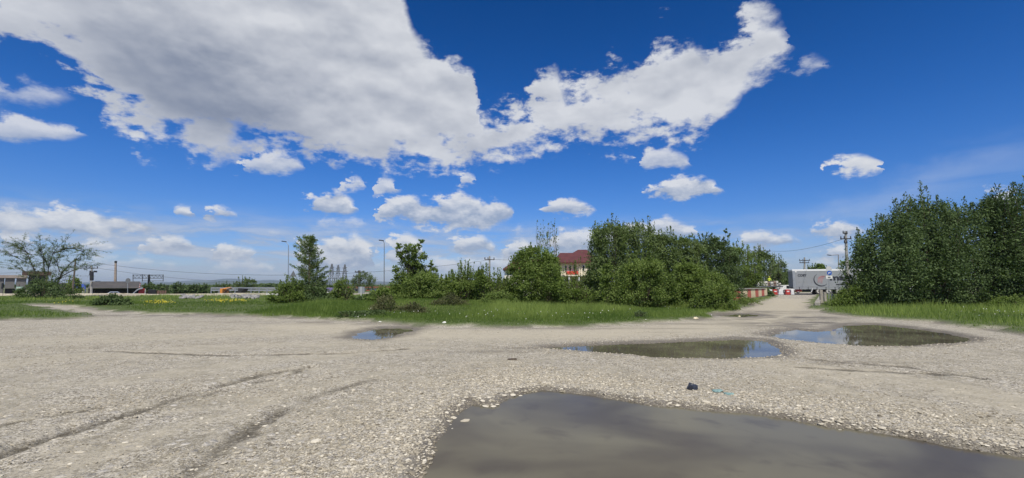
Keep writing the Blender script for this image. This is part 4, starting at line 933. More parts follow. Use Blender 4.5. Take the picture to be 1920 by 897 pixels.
# long low concrete kerb wall along the road, block by block
kerb = thing('kerb_wall', 'long low pale kerb wall of blocks along the far side of the lawn', 'wall', (0, 62.5, 0))
KM = mat('pale_kerb', (0.60, 0.54, 0.42), 0.9, var=0.2, vscale=0.7, dirt=(0.30, 0.26, 0.19)); KW = mat('white_block', (0.70, 0.69, 0.65), 0.85)
x = W(-60, 556, 62.5)[0]; xe = W(520, 556, 62.5)[0]; k = 0
while x < xe:
    w_ = random.uniform(2.2, 2.6); pxc = CXP+x/62.5*FPX
    if not (60 < pxc < 138 and False):
        hh = 0.36+0.05*math.sin(x*.3)+random.uniform(-.03, .03); hh *= (1.0 if pxc > 60 else 1.15)
        MB().box((x+w_/2, 0, hh/2), (w_-0.05, .35, hh), rx=random.uniform(-.03, .03)).build('kerb_block', KW if (480 < pxc < 515 and k % 2) else KM, kerb, bevel=.02)
    x += w_; k += 1
bank = np.array([(px, W(px, 556, 57)[0]) for px in range(130, 330, 10)])
V = []; 
for px, bx in bank:
    hh = 0.30*math.exp(-((px-178)/42.0)**2)+0.08
    V += [(bx, 54.5, 0.02), (bx, 58.5, hh), (bx, 61.8, hh*.8), (bx, 62.2, 0)]
F = [(i*4+j, (i+1)*4+j, (i+1)*4+j+1, i*4+j+1) for i in range(len(bank)-1) for j in range(3)]
o = np_mesh('dirt_bank', V, F, BANK, smooth=True, nper=4); tag(o, kind='structure')
# rubble heaps on the lawn
RUB = mat('rubble', (0.30, 0.29, 0.28), 0.95, var=0.4, vscale=4)
for lo, hi, n_, lab in ((340, 378, 34, 'left heap of grey rubble lying on the far lawn'), (434, 486, 46, 'heap of grey and white rubble on the lawn below the orange machine')):
    mb = MB(); 
    for q in range(n_):
        x, y, _ = P(random.uniform(lo, hi), random.uniform(557, 563)); r = random.uniform(.10, .26)
        mb.box((x, y, r*.5+.1), (r*2, r*1.4, r), rz=random.random()*3, rx=random.uniform(-.5, .5), ry=random.uniform(-.5, .5))
    tag(mb.build('rubble_heap', RUB), lab, 'rubble', None, 'stuff')
# guard rail
gr = at(450, 556, 84, 'grey steel guard rail behind the orange machine', 'guard_rail', 'guard rail')
for z in (0.55, 0.95):
    a = L(395, 550, 84); b = L(560, 550, 84); MB().box(((a[0]+b[0])/2, 0, z), (b[0]-a[0], .08, .22), ).build('rail', STEEL, gr)
for q in range(395, 561, 15): a = L(q, 550, 84); MB().box((a[0], .1, .5), (.12, .12, 1.0)).build('post', STEEL, gr)

# ---------------- far left yard
PLAST = mat('grey_render', (0.15, 0.148, 0.14), 0.9, var=0.2, vscale=.4, dirt=(0.16, 0.155, 0.15))
BROWN = mat('brown_fascia', (0.085, 0.055, 0.04), 0.8); GLASSD = mat('dark_glass', (0.02, 0.025, 0.03), 0.15); RED = mat('red_paint', (0.50, 0.045, 0.035), 0.5, var=.2, dirt=(.3, .08, .06))
ROOFG = mat('grey_roof', (0.075, 0.072, 0.07), 0.85, var=.3, vscale=.6, dirt=(0.11, 0.085, 0.07)); BLUE = mat('blue_sheet', (0.03, 0.07, 0.33), 0.6)
b = at(20, 552, 92, 'grey concrete building with a dark gateway at the left edge of the photo', 'building', 'building', face=True)
m_ = MB(); px_box(m_, -60, 8, 519, 552, 92, 9, -1.4); px_box(m_, 28.5, 50, 521, 552, 92, 9, -1.4); px_box(m_, 8, 28.5, 521, 541, 92, 9); m_.build('wall', PLAST, b)
px_box(MB(), -62, 52, 516.5, 521, 91.6, 10).build('roof', mat('pale_fascia', (.33, .28, .24), .8), b)
px_box(MB(), 8.2, 28.3, 541.2, 552, 93, .3, -1.4).build('gate', DARK, b)
px_box(MB(), 2, 6, 531, 541, 91.9, .3).build('window', GLASSD, b)
b = at(70, 552, 96, 'small tower with an overhanging brown flat roof seen through the open tree', 'control_tower', 'building', face=True)
m_ = MB(); px_box(m_, 50, 88, 516, 552, 96, 5, -1.4); m_.build('wall', PLAST, b)
px_box(MB(), 41, 97, 509.5, 516, 94.8, 8).build('roof', BROWN, b)
for q in range(5): px_box(MB(), 53+q*7, 58.5+q*7, 518, 525, 95.9, .25).build('window', GLASSD, b)
b = at(125, 552, 97, 'long low dark shed wall behind the dense bush', 'shed', 'building', face=True)
px_box(MB(), 92, 136, 533, 552, 97, 6, -1.4).build('wall', CONC_D, b); px_box(MB(), 91, 137, 531, 533, 96.7, 7).build('roof', ROOFG, b)
b = at(148, 552, 94, 'open stall with a blue roof sheet on a white post', 'stall', 'stall', face=True)
m_ = MB(); a1 = L(134, 541, 94); a2 = L(160, 541, 94); a3 = L(158, 533, 94); a4 = L(138, 534, 94)
m_.add([a1, a2, (a3[0], a3[1]+5, a3[2]), (a4[0], a4[1]+5, a4[2])]+[(p[0], p[1], p[2]-.06) for p in (a1, a2)]+[(a3[0], a3[1]+5, a3[2]-.06), (a4[0], a4[1]+5, a4[2]-.06)], [(0, 1, 2, 3), (7, 6, 5, 4), (0, 4, 5, 1), (1, 5, 6, 2), (2, 6, 7, 3), (3, 7, 4, 0)]).build('roof', BLUE, b)
px_box(MB(), 158.6, 161.5, 534, 552, 94, .4, -1.4).build('side_panel', BLUE, b)
px_box(MB(), 154, 155.8, 541.6, 552, 94, .2, -1.4).build('post', WHITE, b); px_box(MB(), 134, 156, 541, 542, 93.9, .12).build('beam', WHITE, b)
b = at(215, 552, 104, 'long barn with a grey pitched roof and dark open front', 'barn', 'building', face=True)
m_ = MB(); A0, A1 = L(164, 540.5, 104), L(267, 540.5, 104); B0, B1 = L(172, 528, 109), L(262, 528, 109)
m_.add([A0, A1, B1, B0, (A0[0], 10, A0[2]), (A1[0], 10, A1[2])], [(0, 1, 2, 3), (3, 2, 5, 4), (0, 3, 4), (1, 5, 2), (0, 4, 5, 1)]).build('roof', ROOFG, b)
px_box(MB(), 165, 266, 540.6, 552, 107, .4, -1.4).build('wall', mat('shaded_planks', (.045, .042, .04), .9, var=.4, vscale=1.5), b)  # planks coloured near black to stand for the shade under the roof
for q in range(165, 267, 12): px_box(MB(), q, q+.9, 540.6, 552, 104.3, .15, -1.4).build('post', CONC_D, b)
b = at(215.5, 552, 150, 'tall slender factory chimney behind the barn', 'chimney', 'chimney')
MB().cyl((0, 0, -1.4), L(217, 492.5, 150), .42, .28, 16).build('shaft', mat('chimney_brick', (.34, .27, .22), .9, var=.2, vscale=.5, dirt=(.16, .13, .12)), b, True)
t_ = L(217, 492.5, 150); MB().cyl((t_[0], t_[1], t_[2]-.1), (t_[0], t_[1], t_[2]+.5), .35, .35, 16).build('rim', DARK, b)

def insul(mb, p, r=.09, h=.35): mb.cyl(p, (p[0], p[1], p[2]+h), r, r*.6, 6)
WOODP = mat('pole_wood', (.13, .105, .085), .9, var=.3); CONCP = mat('pole_concrete', (.33, .32, .295), .9, var=.15, dirt=(.2, .19, .17))
def pole(px, pb, pt, Y, r, label, arms, m=CONCP, lean=0, name='utility_pole', cat='utility pole', armr=.07, ins=True, rb=None):
    """arms: (y px, half width px left, right, tilt px)"""
    b = at(px, pb, Y, label, name, cat); tp = L(px+lean, pt, Y)
    MB().cyl((0, 0, -1.4), tp, rb or r*1.35, r*.8, 10).build('post', m, b, True)
    for ay, l_, r_, ti in arms:
        f = (pb-ay)/(pb-pt); cx = px+lean*f
        p0, p1 = L(cx-l_, ay+ti, Y, -.15), L(cx+r_, ay-ti, Y, -.15); arm = MB().cyl(p0, p1, armr, armr, 6).build('crossarm', DARK, b)
        if ins:
            for t in ((0.04, .35, .96) if l_+r_ > 10 else (.06, .94)):
                q = MB(); insul(q, tuple(p0[i]*(1-t)+p1[i]*t for i in range(3))); q.build('insulator', DARK, arm)
    return b
pole(136, 548, 485.5, 82, .13, 'leaning dark wooden pole with one crossarm beside the open tree', [(488, 2.5, 10, 0.4)], WOODP, lean=6)
p_ = pole(172, 550, 499.5, 88, .17, 'concrete pole carrying a transformer, with a wide crossarm', [(503, 11.5, 11.5, -.3)], CONCP)
for a, b_, n_, d in ((167, 170, 508, 14), (175, 178, 508, 5)):
    px_box(MB(), a, b_, n_, n_+d*.6, 87.7, .5).build('switch_box', DARK, p_)
ORG[:] = [p_.location[0], p_.location[1], 0]; MB().cyl(L(172, 526, 87.4), L(172, 510, 87.4), .30, .30, 10).build('transformer', DARK, p_); px_box(MB(), 166, 178, 527, 528.5, 87.2, 1.2).build('platform', STEEL, p_)
# metal gantry with truss beam
b = at(276, 552, 125, 'dark metal gantry frame standing above the trees right of the barn', 'gantry', 'gantry')
px_box(MB(), 274.8, 278.6, 515, 552, 125, .5, -1.4).build('column', DARK, b)
m_ = MB()
for y_ in (516, 522): m_.cyl(L(249.5, y_, 125), L(306, y_, 125), .07, .07, 5)
for q in range(250, 306, 7): m_.cyl(L(q, 516, 125), L(q+3.5, 522, 125), .045, .045, 4).cyl(L(q+3.5, 522, 125), L(q+7, 516, 125), .045, .045, 4)
m_.build('truss', DARK, b); m_ = MB()
for q in (249.5, 267, 281, 306): m_.cyl(L(q, 515, 125), L(q, 528, 125), .08, .08, 5)
m_.cyl(L(266, 527, 125), L(306, 527, 125), .06, .06, 5); m_.build('hanger', DARK, b)
b = at(750, 553, 0.001, 'x', 'tmp', 'x') if False else None
# road sign seen from behind
def disc(mb, c, r, n=20, th=.03): return mb.cyl((c[0], c[1]-th/2, c[2]), (c[0], c[1]+th/2, c[2]), r, r, n)
def pipe_post(b, px, y0, y1, Y, r=.04, m=STEEL): MB().cyl(L(px, y1, Y, .06), L(px, y0, Y, .06), r, r, 8).build('post', m, b, True)
SIGNB = mat('sign_back', (.16, .17, .18), .6, .2)
b = at(240, 554, 66, 'round road sign seen from behind, in front of the barn', 'road_sign', 'sign'); disc(MB(), L(240, 526.5, 66), 4.6*66/FPX).build('plate', SIGNB, b); pipe_post(b, 239.4, 527, 554, 66, .035)
b = at(36, 556, 64, 'green and white board on a post under the open tree', 'road_sign', 'sign')
px_box(MB(), 29.5, 43.5, 538, 546.5, 64, .05).build('plate', mat('green_sign', (.25, .42, .33), .6), b); px_box(MB(), 31, 42, 540, 541, 63.96, .03).build('text_band', WHITE, b); pipe_post(b, 36, 533, 556, 64, .06, WOODP)
b = at(548, 560, 70, 'triangular warning sign seen from behind beside the street lamp', 'road_sign', 'sign')
c = L(549.8, 515, 70); m_ = MB(); w_ = .52; m_.prism([(c[0]-w_, c[2]-.35), (c[0]+w_, c[2]-.35), (c[0], c[2]+.6)], -.02, .02); m_.build('plate', SIGNB, b)
px_box(MB(), 543.3, 549.8, 522.6, 526, 70, .04).build('lower_plate', SIGNB, b); pipe_post(b, 548.5, 514, 560, 70, .035)
b = at(677.5, 556, 46, 'plain grey back of a rectangular road board on a white post', 'road_sign', 'sign')
px_box(MB(), 672, 683.6, 538, 550.5, 46, .03).build('plate', mat('aluminium', (.40, .43, .47), .45, .5, var=.05), b); pipe_post(b, 677, 538, 558, 46, .05, WHITE); ORG[1] = 46; MB().cyl(L(677, 538, 45.9), L(677, 556, 45.9), .035, .035, 8).build('bracket', WHITE, b)

# silver van, red skip with chute, crates, container
TYRE = BLACKR
def wheel(b, x, y, r, w=.22, rim=STEEL):
    t = MB().cyl((x, y-w/2, r), (x, y+w/2, r), r, r, 16).build('wheel', TYRE, b, True); MB().cyl((x, y-w/2-.02, r), (x, y-w/2+.02, r), r*.58, r*.58, 12).build('rim', rim, t)
def car(px, py, Y, label, name, colm, Lx=4.6, flip=1, van=True, z=.03, face=False):
    b = at(px, py, Y, label, name, 'van' if van else 'car', face=face); b.location[2] = z
    h = 1.95 if van else 1.45
    prof = [(-Lx/2, .35), (-Lx/2+.05, .95), (-Lx/2+.25, h-.15), (-Lx/2+.5, h), (Lx*.12, h), (Lx*.30, h*.62 if van else 1.0), (Lx*.44, .88), (Lx/2, .72), (Lx/2, .35)]
    if not van: prof = [(-Lx/2, .35), (-Lx/2, .9), (-Lx*.38, 1.0), (-Lx*.24, h), (Lx*.06, h), (Lx*.22, 1.0), (Lx*.44, .85), (Lx/2, .7), (Lx/2, .35)]
    prof = [(x*flip, z) for x, z in prof]
    MB().prism(prof, -.85, .85).build('body', colm, b, bevel=.05)
    wz = (h-.62, h-.12); n = 3 if van else 2
    for q in range(n):
        x0 = (-Lx*.40+q*Lx*.21)*flip if van else (-Lx*.22+q*Lx*.17)*flip; x1 = x0+Lx*.18*flip*(1 if van else .8)
        MB().prism([(x0, wz[0]), (x1, wz[0]), (x1-.06*flip*(q == n-1)*3, wz[1]), (x0, wz[1])], -.872, -.862).build('window', GLASSD, b)
    for sx in (-.31, .31):
        for sy in (-.76, .76): wheel(b, sx*Lx, sy, .32)
    MB().box((Lx*.485*flip, -.6, .72), (.08, .28, .16)).build('headlight', WHITE, b); MB().box((-Lx*.495*flip, -.6, .8), (.06, .16, .3)).build('tail_light', RED, b)
    return b
ORG[2] = 0
car(209, 553, 80, 'silver car half hidden behind the kerb, in front of the barn', 'car', mat('silver_paint', (.42, .46, .52), .3, .4, var=.04), 3.5, -1, False, z=-1.1, face=True)
b = at(262, 553, 78, 'red skip-like machine with a curved grey chute over it', 'machine', 'machine', face=True); b.location[2] = -1.15; ORG[2] = -1.15
m_ = MB(); q0 = [L(x, y, 78) for x, y in ((256, 557), (271, 557), (271, 541), (266, 541.5), (261, 545))]; m_.prism([(p[0], p[2]) for p in q0], 0, 1.6); m_.build('body', RED, b, bevel=.03)
pts = [L(x, y+.3, 77.9) for x, y in ((247, 553), (251, 549), (256, 544.5), (261, 541.5), (268, 540))]; m_ = MB()
for i in range(4): m_.add([(p[0], dy, p[2]+dz) for p in (pts[i], pts[i+1]) for dy, dz in ((-.5, -.12), (.9, -.12), (.9, .12), (-.5, .12))], [(0, 1, 2, 3), (7, 6, 5, 4), (0, 4, 5, 1), (1, 5, 6, 2), (2, 6, 7, 3), (3, 7, 4, 0)])
m_.build('chute', STEEL, b); px_box(MB(), 271.3, 273, 542, 552, 78, .4).build('post', WHITE, b)
b = at(262, 540, 80, 'thin red and white striped rod leaning over the chute', 'rod', 'rod')
for k in range(5): MB().cyl(L(261.2+k*.42, 540-k*1.8, 80), L(261.2+(k+1)*.42, 540-(k+1)*1.8, 80), .05, .05, 6).build('band', WHITE if k % 2 else RED, b)
b = at(285, 553, 82, 'dark metal container between the red machine and the brown crates', 'container', 'container', face=True); m_ = px_box(MB(), 277.5, 293, 543.5, 552.6, 82, 2.4, -1.15); m_.build('box', DARK, b, bevel=.03)
for k in range(6): px_box(MB(), 278.5+k*2.5, 279.3+k*2.5, 544, 552, 81.95, .06).build('rib', DARK, b)
PL_ = mat('brown_board', (.22, .13, .10), .85, var=.3)
for k in range(4):
    b = at(296+k*4.6, 553, 80, ('leftmost', 'second from the left', 'third from the left', 'rightmost')[k]+' of the four brown crates beside the dark container', 'crate', 'crate', 'brown crates beside the container', True)
    for j in range(3): px_box(MB(), 294.1+k*4.6, 298.2+k*4.6, 545.3+j*2.4, 547.3+j*2.4, 80, 1.0).build('board', PL_, b)
    for j in (0, 1): px_box(MB(), 294.2+k*4.6+j*3.4, 294.8+k*4.6+j*3.4, 545.2, 552.4, 79.93, .06, -1.15).build('upright', BROWN, b)
for k, (a, d, c_) in enumerate(((176, 186, 'left'), (186, 192, 'right'))):
    pass
# folded orange machine
ORG[2] = 0
ORA = mat('orange_paint', (.62, .24, .04), .5, var=.15, dirt=(.35, .16, .06))
b = at(430, 553, 74, 'orange machine with a folded boom and dark bucket parked beside the road', 'excavator', 'machine')
px_box(MB(), 411.5, 417, 541.5, 552.5, 74, 1.8, -.9).build('counterweight', ORA, b, bevel=.05)
m_ = MB().cyl(L(417, 543, 74.6), L(434, 539.5, 74.6), .16, .14, 8); m_.build('boom', ORA, b)
m_ = MB().cyl(L(434, 539.5, 74.6), L(440, 546, 74.6), .14, .10, 8); m_.build('arm', mat('grey_arm', (.2, .19, .19), .6), b)
for sx in (0, 1.4): MB().cyl(L(418, 551, 74.2+sx), L(428, 543.5, 74.2+sx), .07, .07, 6).cyl(L(428, 543.5, 74.2+sx), L(435, 551, 74.2+sx), .07, .07, 6).build('strut', DARK, b)
px_box(MB(), 419, 434, 550, 552.5, 74, 1.6, -1.14).build('track', BLACKR, b, bevel=.08)
q0 = [L(x, y, 74) for x, y in ((440, 551), (446, 545), (446, 540.5), (458, 541.5), (456, 545), (449, 550))]
MB().prism([(p[0], p[2]) for p in q0], 0, 1.3).build('bucket', DARK, b, bevel=.04)
MB().cyl(L(425, 542, 74.3), L(434, 538.6, 74.3), .06, .05, 6).build('hydraulic_ram', STEEL, b)
# street lamps
def lamp(px, pb, pt, Y, hx, hy, label, m=STEEL, r=.085):
    b = at(px, pb, Y, label, 'street_lamp', 'street lamp'); tp = L(px, pt, Y); el_ = L(hx, hy, Y)
    MB().cyl((0, 0, -1.4), tp, r*1.25, r*.7, 12).build('pole', m, b, True)
    MB().cyl(tp, el_, r*.6, r*.5, 8).build('arm', m, b, True)
    MB().box((el_[0]+(-.25 if hx < px else .25), el_[1], el_[2]+.03), (.75, .28, .14), ry=.12 if hx < px else -.12).build('lamp_head', DARK, b, bevel=.03)
    MB().box((0, 0, .15), (.4, .4, .3)).build('base_plate', CONC, b); return b
LP = mat('blue_grey_pole', (.32, .37, .44), .5, .4, var=.06)
lamp(541, 556, 460, 75, 535.5, 453.5, 'pale street lamp just left of the tall pointed tree', LP)
lamp(720.5, 560, 456, 70, 718, 451.5, 'slim grey street lamp left of the lumpy-crowned tree', mat('grey_pole', (.20, .21, .23), .5, .4), .065)
lamp(1572, 550, 478, 92, 1557, 479, 'thin street lamp with a long arm above the trailer roof', mat('lamp_wood', (.24, .23, .22), .8), .11)
# lattice pylons far away
def pylon(px, pt, Y, label, bw):
    b = at(px, 545, Y, label, 'pylon', 'pylon', 'three lattice pylons on the horizon'); top = L(px, pt, Y)[2]; m_ = MB(); w_ = bw
    lv = [0, .3, .55, .75, .9, 1.0]
    for i in range(5):
        z0, z1 = top*lv[i], top*lv[i+1]; a, c = w_*(1-.88*lv[i]), w_*(1-.88*lv[i+1])
        for sx, sy in ((-1, -1), (1, -1), (1, 1), (-1, 1)):
            m_.cyl((sx*a, sy*a, z0), (sx*c, sy*c, z1), .22, .2, 4)
        for s in (-1, 1): m_.cyl((-a, s*a, z0), (c, s*c, z1), .13, .13, 4).cyl((a, s*a, z0), (-c, s*c, z1), .13, .13, 4)
    m_.build('tower', SIGNB, b); arm = L(px, 510, Y)[2]
    for z, l_ in ((arm, 6.5*Y/FPX), (arm+ (top-arm)*.5, 4*Y/FPX)): MB().cyl((-l_, 0, z), (l_, 0, z+.4), .25, .25, 4).build('crossarm', SIGNB, b)
pylon(620.5, 495, 330, 'lattice pylon nearest the tall pointed tree', 2.2); pylon(632.5, 497, 380, 'middle one of the three lattice pylons', 2.4); pylon(645, 496, 340, 'rightmost of the three lattice pylons, above the upright bush', 2.2)
# power poles
pole(674, 552, 507.5, 110, .30, 'dark pole with two wide crossarms in front of the pale feathery tree', [(510.3, 8.5, 8.5, 0), (518.2, 12, 9, 0)], mat('dark_pole', (.09, .085, .08), .8), armr=.14)
pole(918, 556, 480.5, 72, .15, 'slender pole with one crossbar above the loose bush', [(487, 9.5, 9, -.3)], CONCP, armr=.07)
pole(1423, 550, 461, 94, .18, 'pole with stepped crossarms rising out of the small trees', [(471, 22, 22, 0), (475, 10, 10, 0)], CONCP, armr=.09)
pole(1508.5, 550, 483, 108, .20, 'pale pole with two crossarms behind the trailer', [(488.6, 10, 10, 0), (493, 9, 8.5, 0)], CONCP, armr=.10)
pole(1590, 560, 434, 62, .17, 'thick concrete pole with short crossarms rising beside the dark trees', [(448, 10, 10, .2), (438, 5, 3, -.5), (455.5, 3, 2, 0)], CONCP, lean=-4.5, armr=.08, rb=.30)
# cables
CAB = DARK
def cable(p0, p1, sag, label, name='cable'):
    a, b_ = Vector(p0), Vector(p1); m_ = MB(); pts = [a.lerp(b_, t/12)-Vector((0, 0, sag*4*(t/12)*(1-t/12))) for t in range(13)]
    org = a.copy(); q, F = tube([tuple(p-org) for p in pts], .022, .022, 3); m_.add(q, F); o = m_.build(name, CAB); o.location = org; tag(o, label, 'cable', 'overhead cables')
cable(W(147, 489, 82), W(918, 488, 72), 2.5, 'overhead cable crossing the sky between the leaning pole and the slender pole')
cable(W(927, 487, 72), W(1402, 471, 94), 1.0, 'overhead cable between the slender pole and the stepped crossarms')
cable(W(1445, 471, 94), W(1579, 449, 62), .6, 'overhead cable between the stepped crossarms and the thick concrete pole')
cable(W(183, 503, 88), W(663, 518, 110), 2.0, 'low overhead cable between the transformer pole and the dark pole')
cable(W(-300, 500, 88), W(161, 503, 88), 1.2, 'overhead cable reaching the transformer pole from the left')

# distant low buildings between bush and street lamp
b = at(690, 552, 120, 'long low white building with a reddish roof far behind the grey road board', 'building', 'building')
px_box(MB(), 652, 740, 540.5, 552, 120, 8, 0).build('wall', WHITE, b); px_box(MB(), 650, 742, 537.8, 540.4, 119.5, 9).build('roof', mat('red_tile', (.28, .10, .075), .8), b)
px_box(MB(), 686, 693, 543, 549, 119.9, .2).build('red_panel', RED, b)
for q in (657, 666, 698, 706, 724): px_box(MB(), q, q+4, 543, 547, 119.9, .2).build('window', GLASSD, b)
b = at(617, 550, 90, 'white box van with a violet side between the pointed tree and the upright bush', 'box_van', 'van'); ORG[2] = 0
px_box(MB(), 608, 626, 540, 547.5, 90, 2.2).build('box', mat('violet_panel', (.16, .14, .30), .5), b, bevel=.03); px_box(MB(), 608, 626, 547.5, 549, 90, 2.2).build('skirt', WHITE, b)
px_box(MB(), 626.2, 631, 543, 549, 90, 2.1).build('cab', WHITE, b, bevel=.06)
ORG[0] = b.location[0]
for q in (611, 622, 629): w3 = L(q, 550, 90); wheel(b, w3[0], .2, .42)
# ------------------------------------------------------------------ cream house behind the thicket
def text_mesh(body, size, loc, material, name, parent, rot=(math.pi/2, 0, 0), bold=0.012, sx=1.0, align='LEFT'):
    cu = bpy.data.curves.new('lettering', 'FONT'); cu.body = body; cu.size = size; cu.extrude = 0.004; cu.offset = bold; cu.align_x = align
    t = bpy.data.objects.new('lettering', cu); COL.objects.link(t); bpy.context.view_layer.update()
    me = bpy.data.meshes.new_from_object(t.evaluated_get(bpy.context.evaluated_depsgraph_get())); bpy.data.objects.remove(t)
    me.materials.clear(); me.materials.append(material)
    o = bpy.data.objects.new(name, me); COL.objects.link(o); o.location = loc; o.rotation_euler = rot; o.scale = (sx, 1, 1); o.parent = parent; return o
CREAM = mat('cream_render', (0.70, 0.64, 0.49), 0.85, var=.08, vscale=.5); ROOFR = mat('dark_red_tiles', (0.105, 0.030, 0.030), 0.8, var=.3, vscale=1.2, bump=.4, bscale=6)
ORG[2] = 0
HY = 60
b = at(1085, 553, HY, 'cream two-storey house with a dark red hipped roof behind the bushes', 'house', 'house')
m_ = MB(); px_box(m_, 1052, 1122, 491, 553, HY, 8, 0); m_.build('wall', CREAM, b)
m_ = MB(); px_box(m_, 946, 1051.6, 503, 553, HY+1.5, 8, 0); m_.build('wing_wall', mat('pale_render', (.80, .76, .66), .85, var=.06), b)
def hip(x0, x1, ye, r0, r1, yr, Y, dep, ov=.5, name='roof'):
    A = L(x0, ye, Y, -ov); B = L(x1, ye, Y, -ov); z0 = A[2]; C1 = L(r0, yr, Y+dep/2); C2 = L(r1, yr, Y+dep/2); yb = A[1]+dep+2*ov
    m_ = MB(); m_.add([A, B, (B[0], yb, z0), (A[0], yb, z0), C1, C2, (A[0], A[1], z0-.18), (B[0], B[1], z0-.18), (B[0], yb, z0-.18), (A[0], yb, z0-.18)],
        [(0, 1, 5, 4), (1, 2, 5), (2, 3, 4, 5), (3, 0, 4), (6, 7, 1, 0), (7, 8, 2, 1), (8, 9, 3, 2), (9, 6, 0, 3), (9, 8, 7, 6)]); return m_.build(name, ROOFR, b)
hip(1046, 1127, 491, 1084, 1100, 468.5, HY, 8); hip(1041, 1088, 491, 1050, 1082, 474.5, HY-.2, 7, name='front_roof'); hip(943, 1052, 504, 968, 1048, 487, HY+1.5, 8, name='wing_roof')
for k, q in enumerate((1059, 1067, 1075, 1092, 1103)):
    f_ = px_box(MB(), q, q+4.2, 498, 508.5, HY-.04, .06).build('window', WHITE, b); px_box(MB(), q+.6, q+3.6, 498.7, 507.9, HY-.07, .04).build('pane', GLASSD, f_)
for q in (950, 956): f_ = px_box(MB(), q, q+3.5, 532, 541, HY+1.46, .06).build('window', WHITE, b); px_box(MB(), q+.5, q+3, 532.6, 540.4, HY+1.43, .04).build('pane', GLASSD, f_)
m_ = MB(); a1, a2 = L(1061, 515, HY, -1.3), L(1085, 514, HY, -1.3); a3, a4 = L(1084, 508.5, HY, -.05), L(1062, 509, HY, -.05)
m_.add([a1, a2, a3, a4]+[(p[0], p[1], p[2]-.05) for p in (a1, a2, a3, a4)], [(0, 1, 2, 3), (7, 6, 5, 4), (0, 4, 5, 1), (1, 5, 6, 2), (2, 6, 7, 3), (3, 7, 4, 0)]); m_.build('awning', RED, b)
px_box(MB(), 1056, 1122, 515.5, 518, HY-1.6, 1.55).build('balcony', CREAM, b)
for q in (1057, 1067.5, 1086, 1107, 1120): w_ = L(q, 540, HY, -1.4); MB().cyl((w_[0], w_[1], 0), (w_[0], w_[1], L(q, 518, HY, -1.4)[2]), .11, .10, 8).build('column', WHITE, b, True)
for q in (1060, 1073, 1092, 1111): px_box(MB(), q, q+7, 524, 545, HY-.03, .05).build('glass_door', GLASSD, b)
wl = at(1105, 553, 54, 'low white garden wall with a coping in front of the cream house', 'garden_wall', 'wall')
px_box(MB(), 1060, 1150, 538, 553, 54, .25, 0).build('wall', mat('pale_render', (.8, .76, .66)), wl); px_box(MB(), 1059, 1151, 536, 538, 53.95, .35).build('coping', WHITE, wl)
# ------------------------------------------------------------------ striped bridge parapet
CRM = mat('faded_cream_paint', (0.66, 0.55, 0.36), 0.85, var=.12, vscale=2.5, dirt=(.46, .36, .22)); RDP = mat('faded_red_paint', (0.46, 0.095, 0.065), 0.85, var=.2, vscale=2.5, dirt=(.46, .25, .17))
pa = Vector((*W(1372, 550, 42)[:2], 0)); pb_ = Vector((*W(1433.5, 548, 58)[:2], 0)); dv = pb_-pa; ln = dv.length; ang = math.atan2(dv.y, dv.x); nrm = Vector((dv.y, -dv.x, 0)).normalized()
wl = thing('striped_wall', 'low bridge wall painted in faded red and cream blocks with a grey coping', 'wall', pa, ang)
def frac(px):                               # where measured column px meets the wall line
    t = (px-CXP)/FPX; u = t*math.cos(PITCH)  # x/y ratio on the horizon, good enough at eye level
    return max(0, min(1, (t*pa.y-pa.x)/(dv.x-t*dv.y)))*ln
cuts = [1340, 1356, 1372, 1383, 1396, 1403, 1411, 1417, 1423, 1428, 1433.5]
xs_ = [(( (q-CXP)/FPX*pa.y-pa.x)/(dv.x-(q-CXP)/FPX*dv.y))*ln for q in cuts]
for k in range(len(xs_)-1):
    x0, x1 = xs_[k], xs_[k+1]; z0 = .10+.11*(x0/ln); z1 = 1.12-.06*(x0/ln)
    o = MB().box(((x0+x1)/2, 0, (z0+z1)/2), (x1-x0-.012, .24, z1-z0)).build('painted_block', (CRM, RDP)[k in (1, 2, 4, 6, 8)], wl, bevel=.01)
cop = MB().box(((xs_[0]+ln)/2, -.02, 1.16), (ln-xs_[0]+.1, .40, .10), ry=0.004).build('coping', CONC, wl, bevel=.015)
MB().box(((xs_[0]+ln)/2, 0, .05), (ln-xs_[0], .36, .18)).build('footing', CONC_D, wl)
# ------------------------------------------------------------------ barriers, flat trailer, worker, white car
for k, (x0, x1, m__, lab) in enumerate(((1441.5, 1447.5, WHITE, 'small white plastic barrier nearest the striped wall'), (1448, 1457, RED, 'red plastic barrier nearer the striped wall'), (1458.5, 1468, WHITE, 'white plastic barrier between the two red ones'), (1472, 1480.5, RED, 'red plastic barrier nearer the grey trailer'), (1481.5, 1488, WHITE, 'white plastic barrier beside the rear of the grey trailer'))):
    b = at((x0+x1)/2, 551, 70.5, lab, 'barrier', 'barrier', 'red and white plastic road barriers'); w_ = (x1-x0)*70.5/FPX; b.location[2] = .03
    MB().prism([(-w_/2, 0), (w_/2, 0), (w_/2, .12), (w_*.42, .34), (w_*.40, .80), (-w_*.40, .80), (-w_*.42, .34), (-w_/2, .12)], -.22, .22).build('body', m__, b, bevel=.03)
    MB().box((0, -.225, .5), (w_*.5, .02, .16)).build('recess', DARK if False else (WHITE if m__ is RED else RED) if k in (1, 3) else m__, b)
    MB().box((w_*.42, 0, .62), (.10, .12, .16)).build('lug', m__, b)
FB = at(1444, 551, 78, 'flat trailer behind the barriers loaded with pale goods', 'flat_trailer', 'trailer'); FB.location[2] = .03; ORG[2] = .03
px_box(MB(), 1417, 1468, 536.8, 539.2, 78, 2.4).build('deck', DARK, FB); px_box(MB(), 1417, 1468, 537.4, 538.2, 77.94, .05).build('side_rail', STEEL, FB)
for q in (1426, 1434, 1460): w_ = L(q, 550, 78); wheel(FB, w_[0], .2, .42, .3)
